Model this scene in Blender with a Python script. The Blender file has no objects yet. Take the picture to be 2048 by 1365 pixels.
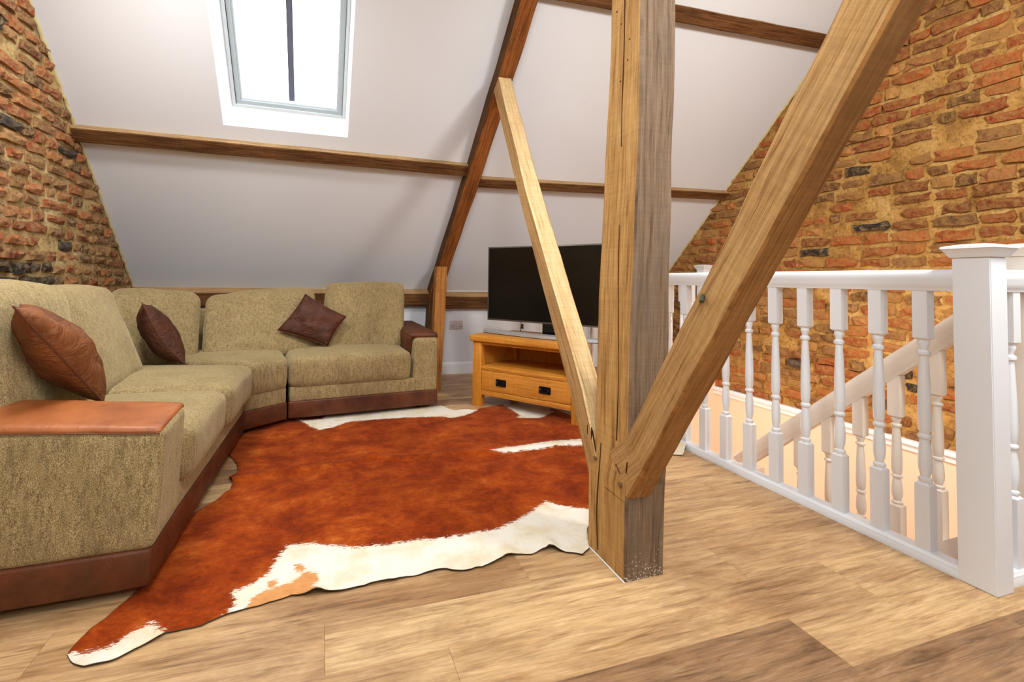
import bpy, bmesh, math, random
import numpy as np
from mathutils import Vector, Matrix, noise
RND = random.Random(7)
C = bpy.context.scene.collection
SC = bpy.context.scene

# ---------------------------------------------------------------- camera
YAW, PITCH, ROLL = 0.2748411527866627, 0.02527937569087596, 0.014593890980126121
FPX, CX, CY, CH = 848.9811, 885.1068, 537.2864, 1.0
def cam_axes():
    cy, sy, cp, sp, cr, sr = math.cos(YAW), math.sin(YAW), math.cos(PITCH), math.sin(PITCH), math.cos(ROLL), math.sin(ROLL)
    f = Vector((sy*cp, cy*cp, sp)); rt = Vector((cy, -sy, 0)); up = rt.cross(f)
    return cr*rt + sr*up, -sr*rt + cr*up, f
RT, UP, FW = cam_axes()
cam = bpy.data.cameras.new('camera'); co = bpy.data.objects.new('camera', cam); C.objects.link(co)
cam.sensor_width = 36.0; cam.sensor_fit = 'HORIZONTAL'; cam.lens = FPX/2048*36
cam.shift_x = (1024-CX)/2048; cam.shift_y = (CY-682.5)/2048; cam.clip_start = 0.02
co.matrix_world = Matrix(((RT.x, UP.x, -FW.x, 0), (RT.y, UP.y, -FW.y, 0), (RT.z, UP.z, -FW.z, CH), (0, 0, 0, 1)))
SC.camera = co
def project(p):
    q = Vector(p)-Vector((0, 0, CH)); d = q.dot(FW)
    if d < .05: return None
    return CX+FPX*q.dot(RT)/d, CY-FPX*q.dot(UP)/d, d

# ---------------------------------------------------------------- world, lights, exposure
w = bpy.data.worlds.new('sky'); SC.world = w; w.use_nodes = True
w.node_tree.nodes['Background'].inputs[0].default_value = (0.76, 0.91, 1.0, 1)
w.node_tree.nodes['Background'].inputs[1].default_value = 8.2
SC.view_settings.view_transform = 'Standard'; SC.view_settings.look = 'None'
SC.view_settings.exposure = 0.12; SC.view_settings.gamma = 1.0; SC.view_settings.use_curve_mapping = False
def area(name, loc, target, size, power, col):
    l = bpy.data.lights.new(name, 'AREA'); l.shape = 'DISK'; l.size = size; l.energy = power; l.color = col
    o = bpy.data.objects.new(name, l); C.objects.link(o); o.location = loc
    o.rotation_euler = (Vector(target)-Vector(loc)).to_track_quat('-Z', 'Y').to_euler(); return o
area('overhead_fill', (0.2, 0.1, 2.55), (0.3, 1.6, 0.4), 0.5, 28, (.97, 1, 1))  # overhead lights here are unseen fills added to brighten the room
area('overhead_fill', (2.2, 0.2, 2.6), (3.2, 2.6, 0.9), 0.5, 54, (1, .95, .87))
area('overhead_fill', (-0.85, 1.75, 2.75), (-0.8, 2.1, 0.4), 0.5, 40, (1, 1, .97))
area('stair_lamp', (3.0, 1.5, 0.9), (3.6, 2.6, -0.6), 0.25, 12, (1, .78, .60))
area('stair_lamp', (2.9, 3.2, -0.15), (3.6, 2.2, -0.8), 0.3, 9, (1, .76, .58))

# ---------------------------------------------------------------- materials
def s2l(c):
    return tuple(((v/255)/12.92 if v/255 <= .04045 else ((v/255+.055)/1.055)**2.4) for v in c)+(1,)
class NT:
    def __init__(s, name, rough=.6, spec=.3):
        s.m = bpy.data.materials.new(name); s.m.use_nodes = True; s.t = s.m.node_tree
        s.b = s.t.nodes['Principled BSDF']; s.b.inputs['Roughness'].default_value = rough
        s.b.inputs['Specular IOR Level'].default_value = spec
    def n(s, ty, **kw):
        nd = s.t.nodes.new(ty)
        for k, v in kw.items():
            if k.startswith('i_'):
                nd.inputs[k[2:].replace('_', ' ')].default_value = v
            else: setattr(nd, k, v)
        return nd
    def l(s, a, b): s.t.links.new(a, b)
    def coord(s, kind='Object', scale=(1, 1, 1), attr=None, rand=False):
        if attr: src = s.n('ShaderNodeAttribute', attribute_name=attr).outputs['Vector']
        else: src = s.n('ShaderNodeTexCoord').outputs[kind]
        if rand:
            oi = s.n('ShaderNodeObjectInfo'); mu = s.n('ShaderNodeVectorMath', operation='ADD')
            sc = s.n('ShaderNodeMath', operation='MULTIPLY'); sc.inputs[1].default_value = 37.0
            s.l(oi.outputs['Random'], sc.inputs[0]); s.l(src, mu.inputs[0]); s.l(sc.outputs[0], mu.inputs[1]); src = mu.outputs[0]
        m = s.n('ShaderNodeMapping'); m.inputs['Scale'].default_value = scale; s.l(src, m.inputs[0]); return m.outputs[0]
    def noise(s, vec, scale, detail=4, rough=.6, dist=0):
        nd = s.n('ShaderNodeTexNoise'); nd.inputs['Scale'].default_value = scale; nd.inputs['Detail'].default_value = detail
        nd.inputs['Roughness'].default_value = rough; nd.inputs['Distortion'].default_value = dist
        s.l(vec, nd.inputs['Vector']); return nd.outputs['Fac']
    def ramp(s, fac, stops):
        r = s.n('ShaderNodeValToRGB'); e = r.color_ramp.elements
        while len(e) > 1: e.remove(e[-1])
        e[0].position = stops[0][0]; e[0].color = stops[0][1]
        for p, c in stops[1:]:
            k = e.new(p); k.color = c
        s.l(fac, r.inputs[0]); return r.outputs[0]
    def mix(s, fac, a, b, mode='MIX'):
        m = s.n('ShaderNodeMix', data_type='RGBA', blend_type=mode)
        if isinstance(fac, (int, float)): m.inputs[0].default_value = fac
        else: s.l(fac, m.inputs[0])
        for i, v in ((6, a), (7, b)):
            if isinstance(v, tuple): m.inputs[i].default_value = v
            else: s.l(v, m.inputs[i])
        return m.outputs[2]
    def bump(s, h, strength=.3, dist=.01):
        b = s.n('ShaderNodeBump'); b.inputs['Strength'].default_value = strength; b.inputs['Distance'].default_value = dist
        s.l(h, b.inputs['Height']); s.l(b.outputs[0], s.b.inputs['Normal'])
    def col(s, c):
        if isinstance(c, tuple): s.b.inputs['Base Color'].default_value = c
        else: s.l(c, s.b.inputs['Base Color'])
def lv(v): return (v, v, v, 1)
def plain(name, c, rough=.5, spec=.4, metal=0, bump=0):
    a = NT(name, rough, spec); a.col(s2l(c)); a.b.inputs['Metallic'].default_value = metal
    if bump: a.bump(a.noise(a.coord(), 60, 3), bump, .004)
    return a.m
def timber(name, light, mid, dark, stain=.35, grey=None, specks=None):
    a = NT(name, .72, .2)
    g = a.noise(a.coord(attr='gr', scale=(52, 52, 2.2)), 1.5, 7, .7, .35)
    c = a.ramp(g, [(.33, s2l(dark)), (.44, s2l(mid)), (.60, s2l(light))])
    f = a.noise(a.coord(attr='gr', scale=(160, 160, 5)), 1.5, 3, .7)
    c = a.mix(.35, c, a.ramp(f, [(.3, lv(.35)), (.6, lv(1))]), 'MULTIPLY')
    p = a.noise(a.coord(attr='gr', scale=(5, 5, 1.5)), 1.5, 4, .7)
    c = a.mix(a.ramp(p, [(.48, lv(0)), (.68, lv(stain))]), c, s2l(grey or dark))
    sp = a.noise(a.coord(attr='gr', scale=(1, 1, 1)), 140, 2, .5)
    if specks:
        sx = a.n('ShaderNodeSeparateXYZ'); at = a.n('ShaderNodeAttribute', attribute_name='gr'); a.l(at.outputs['Vector'], sx.inputs[0])
        mr = a.n('ShaderNodeMapRange'); a.l(sx.outputs['Z'], mr.inputs[0]); mr.inputs[1].default_value = specks; mr.inputs[2].default_value = specks+.16; mr.inputs[3].default_value = .22; mr.inputs[4].default_value = 0
        ad = a.n('ShaderNodeMath', operation='ADD'); a.l(sp, ad.inputs[0]); a.l(mr.outputs[0], ad.inputs[1])
        c = a.mix(a.ramp(ad.outputs[0], [(.80, lv(0)), (.82, lv(.8))]), c, s2l((222, 216, 206)))
    saw = a.noise(a.coord(attr='gr', scale=(3, 3, 90)), 1.0, 3, .7)
    c = a.mix(.22, c, a.ramp(saw, [(.35, lv(.55)), (.6, lv(1.1))]), 'MULTIPLY')
    a.col(c)
    h = a.n('ShaderNodeMath', operation='ADD'); a.l(g, h.inputs[0]); a.l(f, h.inputs[1])
    a.bump(h.outputs[0], .7, .006); return a.m
def fabric(name, c1, c2, c3):
    a = NT(name, .95, .12)
    f = a.noise(a.coord(scale=(1, 1, .55)), 460, 3, .75)
    c = a.ramp(f, [(.34, s2l(c3)), (.5, s2l(c1)), (.64, s2l(c2))])
    f1 = a.noise(a.coord(scale=(1, 1, .22)), 75, 5, .75)
    c = a.mix(.65, c, a.ramp(f1, [(.36, lv(.45)), (.56, lv(1.05))]), 'MULTIPLY')
    p = a.noise(a.coord(), 6, 4, .6)
    c = a.mix(a.ramp(p, [(.45, lv(0)), (.75, lv(.35))]), c, s2l(c3)); a.col(c)
    a.b.inputs['Sheen Weight'].default_value = .45; a.b.inputs['Sheen Roughness'].default_value = .45
    a.b.inputs['Sheen Tint'].default_value = s2l((240, 224, 180))
    a.bump(f, .3, .003); return a.m
def leather(name, c1, c2, rough=.5, crease=.35):
    a = NT(name, rough, .35)
    p = a.noise(a.coord(), 9, 5, .65)
    c = a.ramp(p, [(.3, s2l(c2)), (.65, s2l(c1))]); a.col(c)
    f = a.noise(a.coord(), 38 if crease < .5 else 13, 5, .6, 1.2)
    a.bump(f, crease, .006 if crease < .5 else .03); return a.m

M_ = {}
M_['white_paint'] = plain('white_satin_paint', (236, 240, 246), .35, .45)
M_['white_paint_warm_lit'] = plain('stair_paint_warm_lit', (238, 228, 216), .4, .4)  # white paint tinted cream: the stairwell's warm light is in the colour
M_['ceiling'] = plain('ceiling_plaster', (220, 222, 228), .9, .1, bump=.05)
M_['wall'] = plain('wall_plaster', (224, 226, 232), .9, .1, bump=.05)
M_['well'] = plain('stairwell_plaster', (240, 214, 190), .85, .1)
M_['reveal'] = plain('window_reveal', (246, 248, 250), .5, .2)
M_['frame_white'] = plain('window_frame_white', (204, 212, 216), .4, .4)
M_['sash_grey'] = plain('window_sash_grey', (176, 186, 192), .4, .4)
M_['lead'] = plain('glazing_bar_dark', (112, 116, 134), .6, .3)
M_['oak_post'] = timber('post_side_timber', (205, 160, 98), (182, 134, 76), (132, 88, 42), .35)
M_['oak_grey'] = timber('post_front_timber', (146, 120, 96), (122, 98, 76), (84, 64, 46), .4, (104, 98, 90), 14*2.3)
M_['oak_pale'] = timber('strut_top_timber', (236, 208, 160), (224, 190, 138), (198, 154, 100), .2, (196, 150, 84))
M_['oak_brown'] = timber('strut_under_timber', (186, 134, 78), (162, 112, 60), (118, 76, 38), .4)  # strut underside, its brown raised in place of bounce light from below
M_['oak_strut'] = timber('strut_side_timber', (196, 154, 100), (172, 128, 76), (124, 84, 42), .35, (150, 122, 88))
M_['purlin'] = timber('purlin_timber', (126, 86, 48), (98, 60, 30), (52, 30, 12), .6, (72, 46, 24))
M_['purlin_lit_top'] = timber('purlin_lit_top_timber', (204, 168, 122), (180, 144, 98), (134, 100, 64), .3)  # paler copy for upper faces: light from the ridge painted into the timber
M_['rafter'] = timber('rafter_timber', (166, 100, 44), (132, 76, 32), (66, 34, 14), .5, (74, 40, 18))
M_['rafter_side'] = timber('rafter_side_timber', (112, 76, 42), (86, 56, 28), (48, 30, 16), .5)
M_['stud'] = timber('stud_timber', (190, 130, 66), (166, 104, 48), (120, 70, 28), .3)
M_['pine'] = timber('varnished_pine', (226, 154, 62), (214, 138, 46), (186, 110, 30), .25, (196, 116, 34))
M_['pine'].node_tree.nodes['Principled BSDF'].inputs['Roughness'].default_value = .38
M_['fabric'] = fabric('sofa_chenille', (152, 130, 90), (202, 180, 136), (94, 76, 44))
M_['leather'] = leather('sofa_leather', (100, 52, 26), (66, 32, 15))
M_['leather_tan'] = leather('arm_leather', (164, 94, 48), (134, 72, 34), .42)
M_['pillow'] = leather('pillow_suede_tan', (132, 76, 36), (96, 50, 20), .6, .7)
M_['pillow_dark'] = leather('pillow_suede_brown', (88, 44, 22), (58, 28, 14), .6, .7)
M_['stitch'] = plain('stitch_thread', (96, 52, 32), .7)
M_['black'] = plain('black_plastic', (14, 14, 15), .25, .5)
M_['screen'] = plain('black_screen', (7, 7, 8), .18, .35)
M_['bezel'] = plain('grey_bezel', (92, 88, 84), .35, .5, .3)
M_['silver'] = plain('silver_trim', (176, 176, 178), .35, .5, .4)
M_['iron'] = plain('black_iron', (18, 16, 15), .4, .5, .5)
M_['socket'] = plain('socket_plate', (198, 188, 190), .4, .4)
M_['dark'] = plain('dark_gap', (26, 20, 16), .9, .1)
M_['underlay'] = plain('subfloor', (110, 84, 58), .9, .1)
M_['mark'] = plain('scribed_mark', (72, 46, 24), .9, .1)
M_['peg'] = plain('oak_peg', (120, 92, 58), .7, .2)
M_['bolt'] = plain('green_metal_bolt', (84, 92, 78), .5, .4, .6)
M_['foam'] = plain('cream_filler', (206, 190, 140), .9, .1, bump=.6)

def plank_mat(name, c1, c2, c3):
    a = NT(name, .42, .32)
    g = a.noise(a.coord(scale=(1.6, 22, 1), rand=True), 2.4, 8, .72, .7)
    c = a.ramp(g, [(.34, s2l(c3)), (.47, s2l(c2)), (.62, s2l(c1))])
    f = a.noise(a.coord(scale=(5, 110, 1), rand=True), 2, 4, .7)
    c = a.mix(.4, c, a.ramp(f, [(.34, lv(.38)), (.54, lv(1))]), 'MULTIPLY')
    k = a.noise(a.coord(scale=(2.5, 6, 1), rand=True), 1.3, 3, .6, .5)
    c = a.mix(a.ramp(k, [(.5, lv(0)), (.75, lv(.45))]), c, s2l((205, 160, 108))); a.col(c)
    k2 = a.noise(a.coord(scale=(3, 40, 1), rand=True), 3, 6, .8)
    c = a.mix(a.ramp(k2, [(.60, lv(0)), (.72, lv(.35))]), c, s2l((222, 204, 180)))
    k3 = a.noise(a.coord(scale=(.9, 3, 1), rand=True), 1.6, 5, .7, .6)
    c = a.mix(.7, c, a.ramp(k3, [(.36, s2l((190, 172, 160))), (.55, lv(1.02))]), 'MULTIPLY'); a.col(c)
    a.bump(f, .18, .002); return a.m
M_['plank_a'] = plank_mat('oak_plank_light', (218, 182, 136), (197, 160, 114), (158, 120, 82))
M_['plank_b'] = plank_mat('oak_plank_mid', (206, 169, 124), (186, 147, 104), (144, 108, 73))
M_['plank_c'] = plank_mat('oak_plank_dark', (172, 136, 100), (147, 113, 81), (110, 82, 57))

def brick_mat(name, cols, smear, amt):
    a = NT(name, .55, .35)
    oi = a.n('ShaderNodeObjectInfo'); at = a.n('ShaderNodeAttribute', attribute_name='rnd')
    sm = a.n('ShaderNodeMath', operation='ADD'); a.l(oi.outputs['Random'], sm.inputs[0]); a.l(at.outputs['Fac'], sm.inputs[1])
    fr = a.n('ShaderNodeMath', operation='FRACT'); a.l(sm.outputs[0], fr.inputs[0])
    r = a.n('ShaderNodeValToRGB'); r.color_ramp.interpolation = 'CONSTANT'; e = r.color_ramp.elements
    e[0].color = s2l(cols[0]); e[0].position = 0; e[1].color = s2l(cols[1]); e[1].position = 1/len(cols)
    for i, c in enumerate(cols[2:]): k = e.new((i+2)/len(cols)); k.color = s2l(c)
    a.l(fr.outputs[0], r.inputs[0]); c = r.outputs[0]
    n1 = a.noise(a.coord('Generated', scale=(1, 4, 1.3), rand=True), 3.2, 8, .8) if False else a.noise(a.coord('Generated', scale=(1, 3.2, 1.2), rand=True), 2.6, 8, .78)
    c = a.mix(.9, c, a.ramp(n1, [(.34, s2l((120, 96, 84))), (.5, lv(.95)), (.66, s2l((255, 226, 190)))]), 'MULTIPLY')
    n2 = a.noise(a.coord('Generated', scale=(1, 3, 1), rand=True), 1.9, 8, .8, .3)
    c = a.mix(a.ramp(n2, [(.50-amt*.2, lv(0)), (.60, lv(.85))]), c, s2l(smear)); a.col(c)
    n3 = a.noise(a.coord('Generated', scale=(1, 3, 1), rand=True), 7, 5, .75); h = a.n('ShaderNodeMath', operation='ADD'); a.l(n1, h.inputs[0]); a.l(n3, h.inputs[1])
    a.bump(h.outputs[0], .8, .012); return a.m
M_['brick_r'] = brick_mat('brick_red_orange', [(196, 140, 80), (184, 76, 32), (154, 56, 24), (196, 94, 42), (130, 52, 30), (190, 116, 72), (172, 62, 26), (124, 78, 52), (200, 108, 54), (190, 84, 38), (98, 60, 42), (184, 130, 76), (164, 68, 32), (150, 100, 64)], (182, 138, 76), .6)
M_['brick_l'] = brick_mat('brick_sealed_red', [(178, 78, 38), (150, 56, 28), (196, 102, 58), (118, 50, 32), (186, 84, 42), (156, 100, 64), (96, 58, 42), (204, 112, 62), (166, 62, 30), (196, 140, 92)], (196, 162, 108), .45)
M_['flint'] = brick_mat('dark_flint', [(62, 58, 58), (48, 42, 42), (84, 76, 68), (70, 50, 40)], (150, 126, 90), .1)
M_['flint'].node_tree.nodes['Principled BSDF'].inputs['Roughness'].default_value = .3
def mortar_mat(name, c1, c2, c3):
    a = NT(name, .9, .15)
    n1 = a.noise(a.coord(), 5, 6, .7, .4)
    c = a.ramp(n1, [(.32, s2l(c3)), (.5, s2l(c1)), (.68, s2l(c2))])
    n2 = a.noise(a.coord(), 46, 5, .75)
    c = a.mix(.75, c, a.ramp(n2, [(.36, lv(.3)), (.46, lv(.9)), (.6, lv(1.1))]), 'MULTIPLY'); a.col(c)
    a.bump(n2, .9, .014); return a.m
M_['mortar_r'] = mortar_mat('ochre_mortar', (196, 150, 84), (214, 178, 114), (146, 104, 54))
M_['mortar_l'] = mortar_mat('buff_mortar', (202, 172, 118), (220, 196, 150), (150, 118, 72))

# ---------------------------------------------------------------- helpers
def me_obj(name, verts, faces, mat, parent=None, smooth=False, mats=None, midx=None, grain=None):
    me = bpy.data.meshes.new(name); me.from_pydata([tuple(v) for v in verts], [], faces); me.update()
    for m in (mats or [mat]): me.materials.append(m)
    if midx is not None: me.polygons.foreach_set('material_index', midx)
    if smooth: me.polygons.foreach_set('use_smooth', [True]*len(me.polygons))
    if grain is not None:
        at = me.attributes.new('gr', 'FLOAT_VECTOR', 'POINT'); at.data.foreach_set('vector', np.array(grain, dtype=np.float32).ravel())
    o = bpy.data.objects.new(name, me); C.objects.link(o)
    if parent: o.parent = parent
    return o
def tag(o, label=None, cat=None, group=None, kind=None):
    if label: o['label'] = label
    if cat: o['category'] = cat
    if group: o['group'] = group
    if kind: o['kind'] = kind
    return o
def empty(name, loc=(0, 0, 0), rz=0):
    o = bpy.data.objects.new(name, None); C.objects.link(o); o.location = loc; o.rotation_euler = (0, 0, rz); o.empty_display_size = .1
    return o
class MB:
    def __init__(s): s.v = []; s.f = []
    def add(s, v, f):
        b = len(s.v); s.v += [tuple(x) for x in v]; s.f += [tuple(i+b for i in q) for q in f]
    def box(s, a, b, bev=0):
        x0, y0, z0 = a; x1, y1, z1 = b
        if not bev:
            s.add([(x0,y0,z0),(x1,y0,z0),(x1,y1,z0),(x0,y1,z0),(x0,y0,z1),(x1,y0,z1),(x1,y1,z1),(x0,y1,z1)],
                  [(0,3,2,1),(4,5,6,7),(0,1,5,4),(1,2,6,5),(2,3,7,6),(3,0,4,7)]); return
        bm = bmesh.new(); bmesh.ops.create_cube(bm, size=1)
        for v in bm.verts: v.co = Vector(((x0+x1)/2+v.co.x*(x1-x0), (y0+y1)/2+v.co.y*(y1-y0), (z0+z1)/2+v.co.z*(z1-z0)))
        bmesh.ops.bevel(bm, geom=bm.edges[:], offset=bev, segments=2, profile=.5, affect='EDGES')
        bm.verts.index_update(); s.add([v.co[:] for v in bm.verts], [[v.index for v in f.verts] for f in bm.faces]); bm.free()
    def prism(s, poly, z0, z1, bev=0):
        n = len(poly); bm = bmesh.new()
        a = [bm.verts.new((p[0], p[1], z0)) for p in poly]; b = [bm.verts.new((p[0], p[1], z1)) for p in poly]
        bm.faces.new(list(reversed(a))); bm.faces.new(b)
        for i in range(n): bm.faces.new((a[i], a[(i+1) % n], b[(i+1) % n], b[i]))
        bmesh.ops.recalc_face_normals(bm, faces=bm.faces[:])
        if bev: bmesh.ops.bevel(bm, geom=bm.edges[:], offset=bev, segments=3, profile=.5, affect='EDGES')
        bm.verts.index_update(); s.add([v.co[:] for v in bm.verts], [[v.index for v in f.verts] for f in bm.faces]); bm.free()
    def sweep(s, prof, p0, p1, up=(0, 0, 1), caps=True):
        """closed profile (side, up) swept straight from p0 to p1"""
        p0 = Vector(p0); p1 = Vector(p1); d = (p1-p0).normalized(); up = Vector(up); sd = d.cross(up).normalized(); u2 = up
        n = len(prof); v = [p+sd*a+u2*b for p in (p0, p1) for a, b in prof]
        f = [(i, (i+1) % n, n+(i+1) % n, n+i) for i in range(n)]
        if caps: f += [tuple(reversed(range(n))), tuple(range(n, 2*n))]
        s.add(v, f)
    def lathe(s, prof, c, seg=16):
        v = []; f = []
        for r, z in prof:
            for k in range(seg): t = 2*math.pi*k/seg; v.append((c[0]+r*math.cos(t), c[1]+r*math.sin(t), c[2]+z))
        for i in range(len(prof)-1):
            for k in range(seg): f.append((i*seg+k, i*seg+(k+1) % seg, (i+1)*seg+(k+1) % seg, (i+1)*seg+k))
        f += [tuple(reversed(range(seg))), tuple(range((len(prof)-1)*seg, len(prof)*seg))]; s.add(v, f)
    def tube(s, pts, r, seg=8):
        pts = [Vector(p) for p in pts]; v = []; f = []; n = len(pts)
        for i, p in enumerate(pts):
            d = (pts[min(i+1, n-1)]-pts[max(i-1, 0)]).normalized(); a = d.orthogonal().normalized() if abs(d.z) > .9 else d.cross(Vector((0, 0, 1))).normalized(); b = d.cross(a)
            rr = r(i) if callable(r) else r
            for k in range(seg): t = 2*math.pi*k/seg; v.append(p+a*(rr*math.cos(t))+b*(rr*math.sin(t)))
        for i in range(n-1):
            for k in range(seg): f.append((i*seg+k, i*seg+(k+1) % seg, (i+1)*seg+(k+1) % seg, (i+1)*seg+k))
        f += [tuple(reversed(range(seg))), tuple(range((n-1)*seg, n*seg))]; s.add(v, f)
    def build(s, name, mat, parent=None, smooth=False):
        o = me_obj(name, s.v, s.f, mat, parent)
        bm = bmesh.new(); bm.from_mesh(o.data); bmesh.ops.recalc_face_normals(bm, faces=bm.faces[:]); bm.to_mesh(o.data); bm.free()
        if smooth:
            o.data.polygons.foreach_set('use_smooth', [True]*len(o.data.polygons))
            o.data.set_sharp_from_angle(angle=math.radians(38))
        return o
def beam(name, secs, mats, parent=None, nseg=26, jit=.003, seed=0, face_mats=(0, 0, 0, 0), step=None):
    """timber through a list of quads (4 corners each, same order); edges worn and uneven. face_mats: material of face k (corner k to k+1)"""
    secs = [[Vector(p) for p in q] for q in secs]
    cen = [sum(q, Vector())/4 for q in secs]; L = [0]
    for i in range(1, len(cen)): L.append(L[-1]+(cen[i]-cen[i-1]).length)
    rings = []; grain = []; rn = random.Random(seed)
    ts = sorted(set([L[-1]*k/nseg for k in range(nseg+1)]+L))
    for t in ts:
        i = max(k for k in range(len(L)-1) if L[k] <= t+1e-9); u = (t-L[i])/(L[i+1]-L[i])
        q = [secs[i][k].lerp(secs[i+1][k], u) for k in range(4)]
        c = sum(q, Vector())/4; ring = []; g = []
        e01 = (q[1]-q[0]).length; e12 = (q[2]-q[1]).length
        for k in range(4):
            a = q[k]; pr = q[k-1]; nx = q[(k+1) % 4]
            bv = .005+.004*abs(noise.noise(Vector((t*5, k*7.3, seed))))
            off = Vector((noise.noise(Vector((t*3, k*3.1+seed, 0))), noise.noise(Vector((t*3, k*3.1+seed, 9))), 0))*jit
            p1 = a+(pr-a).normalized()*bv; p2 = a+(nx-a).normalized()*bv
            mid = (a+nx)/2; nrm = (mid-c).normalized()
            pm = mid+nrm*(noise.noise(Vector((t*4, k*5.7+seed, 3)))*jit*.8)
            ring += [p1+off, p2+off, pm]
            uv = [(0, 0), (1, 0), (1, 1), (0, 1)]
            A = uv[k]; Nn = uv[(k+1) % 4]
            for wgt in (0, 0, .5):
                g.append(((A[0]+(Nn[0]-A[0])*wgt)*e01+seed*1.7, (A[1]+(Nn[1]-A[1])*wgt)*e12+seed*.9, t+seed*2.3))
        rings.append(ring); grain += g
    v = [p for r in rings for p in r]; f = []; mi = []
    for i in range(len(rings)-1):
        for k in range(12):
            f.append((i*12+k, i*12+(k+1) % 12, (i+1)*12+(k+1) % 12, (i+1)*12+k)); mi.append(face_mats[k//3])
    f.append(tuple(reversed(range(12)))); mi.append(face_mats[0]); n = len(v); f.append(tuple(range(n-12, n))); mi.append(face_mats[0])
    o = me_obj(name, v, f, None, parent, mats=mats, midx=mi, grain=grain)
    bm = bmesh.new(); bm.from_mesh(o.data); bmesh.ops.recalc_face_normals(bm, faces=bm.faces[:]); bm.to_mesh(o.data); bm.free()
    return o
def soft(name, c8, mat, parent=None, r=.05, bulge=(0, 0, 0), n=(14, 14, 6), wr=.004, seed=0, wscale=9, extra=None, obj=None):
    """rounded, puffed block mapped on 8 corners: c8[(i,j,k)] i along u, j along v, k along w, order 000,100,110,010,001,101,111,011"""
    c8 = [Vector(p) for p in c8]
    du = ((c8[1]-c8[0]).length+(c8[2]-c8[3]).length)/2; dv = ((c8[3]-c8[0]).length+(c8[2]-c8[1]).length)/2; dw = (c8[4]-c8[0]).length
    half = (du/2, dv/2, dw/2); r = min(r, min(half)*.98)
    bm = bmesh.new(); pos = {}
    def vert(i, j, k):
        key = (i, j, k)
        if key not in pos:
            p = []
            for q, m, h in zip(key, n, half):
                x = -math.cos(math.pi*q/m) if True else 2*q/m-1
                x = .55*x+.45*(2*q/m-1); p.append(x*h)
            q = [max(-(h-r), min(h-r, x)) for x, h in zip(p, half)]
            d = Vector([a-b for a, b in zip(p, q)])
            if d.length > 1e-9: d = d.normalized()*r
            s = [(a+b)/h for a, b, h in zip(q, d, half)]
            bu = bulge[0]*(1-s[1]**2)*(1-s[2]**2)*s[0]/half[0]; bv = bulge[1]*(1-s[0]**2)*(1-s[2]**2)*s[1]/half[1]; bw = bulge[2]*(1-s[0]**2)*(1-s[1]**2)*s[2]/half[2]
            a, b, c = [(x+1)/2 for x in (s[0]+bu, s[1]+bv, s[2]+bw)]
            P = (c8[0]*(1-a)*(1-b)+c8[1]*a*(1-b)+c8[2]*a*b+c8[3]*(1-a)*b)*(1-c)+(c8[4]*(1-a)*(1-b)+c8[5]*a*(1-b)+c8[6]*a*b+c8[7]*(1-a)*b)*c
            if extra: P = extra(P, s)
            nv = noise.noise_vector(P*wscale+Vector((seed*3.3, 0, 0)))
            P = P+nv*wr
            pos[key] = bm.verts.new(P)
        return pos[key]
    for ax in range(3):
        o1, o2 = [a for a in range(3) if a != ax]
        for side in (0, n[ax]):
            for i in range(n[o1]):
                for j in range(n[o2]):
                    q = []
                    for di, dj in ((0, 0), (1, 0), (1, 1), (0, 1)):
                        k = [0, 0, 0]; k[ax] = side; k[o1] = i+di; k[o2] = j+dj; q.append(vert(*k))
                    bm.faces.new(q)
    bmesh.ops.recalc_face_normals(bm, faces=bm.faces[:])
    me = bpy.data.meshes.new(name); bm.to_mesh(me); bm.free(); me.materials.append(mat)
    me.polygons.foreach_set('use_smooth', [True]*len(me.polygons))
    o = bpy.data.objects.new(name, me); C.objects.link(o)
    if parent: o.parent = parent
    return o

# ---------------------------------------------------------------- room dimensions
XL, XR, YK, YF, YR, Z0, MS = -1.60, 3.93, 4.32, -1.72, 1.30, .88, 1.1
def zs(y): return Z0+MS*(YK-y) if y > YR else Z0+MS*(y-YF)
WX0, WX1, WY0, WY1 = 2.178, XR, .94, 3.47          # stair well
SLN = Vector((0, -MS, -1)).normalized()              # into the room, back slope

# ceiling: back slope with skylight opening, front slope, both with thickness
def slope_pt(x, y, out=0): return Vector((x, y, Z0+MS*(YK-y)))-SLN*out
SKX0, SKX1, SKY0, SKY1 = -.69, .16, 3.25, 2.42
mb = MB()
def slab(x0, x1, ya, yb, th=.16, f=slope_pt):
    a = [f(x0, ya), f(x1, ya), f(x1, yb), f(x0, yb)]; b = [f(x0, ya, th), f(x1, ya, th), f(x1, yb, th), f(x0, yb, th)]
    mb.add(a+b, [(0, 1, 2, 3), (7, 6, 5, 4), (0, 4, 5, 1), (1, 5, 6, 2), (2, 6, 7, 3), (3, 7, 4, 0)])
X0, X1 = XL-.12, XR+.12
slab(X0, SKX0, YK+.02, YR-.02); slab(SKX1, X1, YK+.02, YR-.02); slab(SKX0, SKX1, YK+.02, SKY0); slab(SKX0, SKX1, SKY1, YR-.02)
tag(mb.build('ceiling', M_['ceiling']), kind='structure')
mb = MB()
def f_pt(x, y, out=0): return Vector((x, y, Z0+MS*(y-YF)))+Vector((0, -MS, 1)).normalized()*out
# front slope, behind the camera, with two unseen openings added to let in soft daylight
FS = [(-1.1, -.3), (1.5, 2.3)]; fy0, fy1 = -1.05, -.15
xs = [X0, FS[0][0], FS[0][1], FS[1][0], FS[1][1], X1]
for i in range(5):
    if i in (1, 3):
        slab(xs[i], xs[i+1], YF-.02, fy0, f=f_pt); slab(xs[i], xs[i+1], fy1, YR+.02, f=f_pt)
    else: slab(xs[i], xs[i+1], YF-.02, YR+.02, f=f_pt)
tag(mb.build('ceiling', M_['ceiling']), kind='structure')

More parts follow.
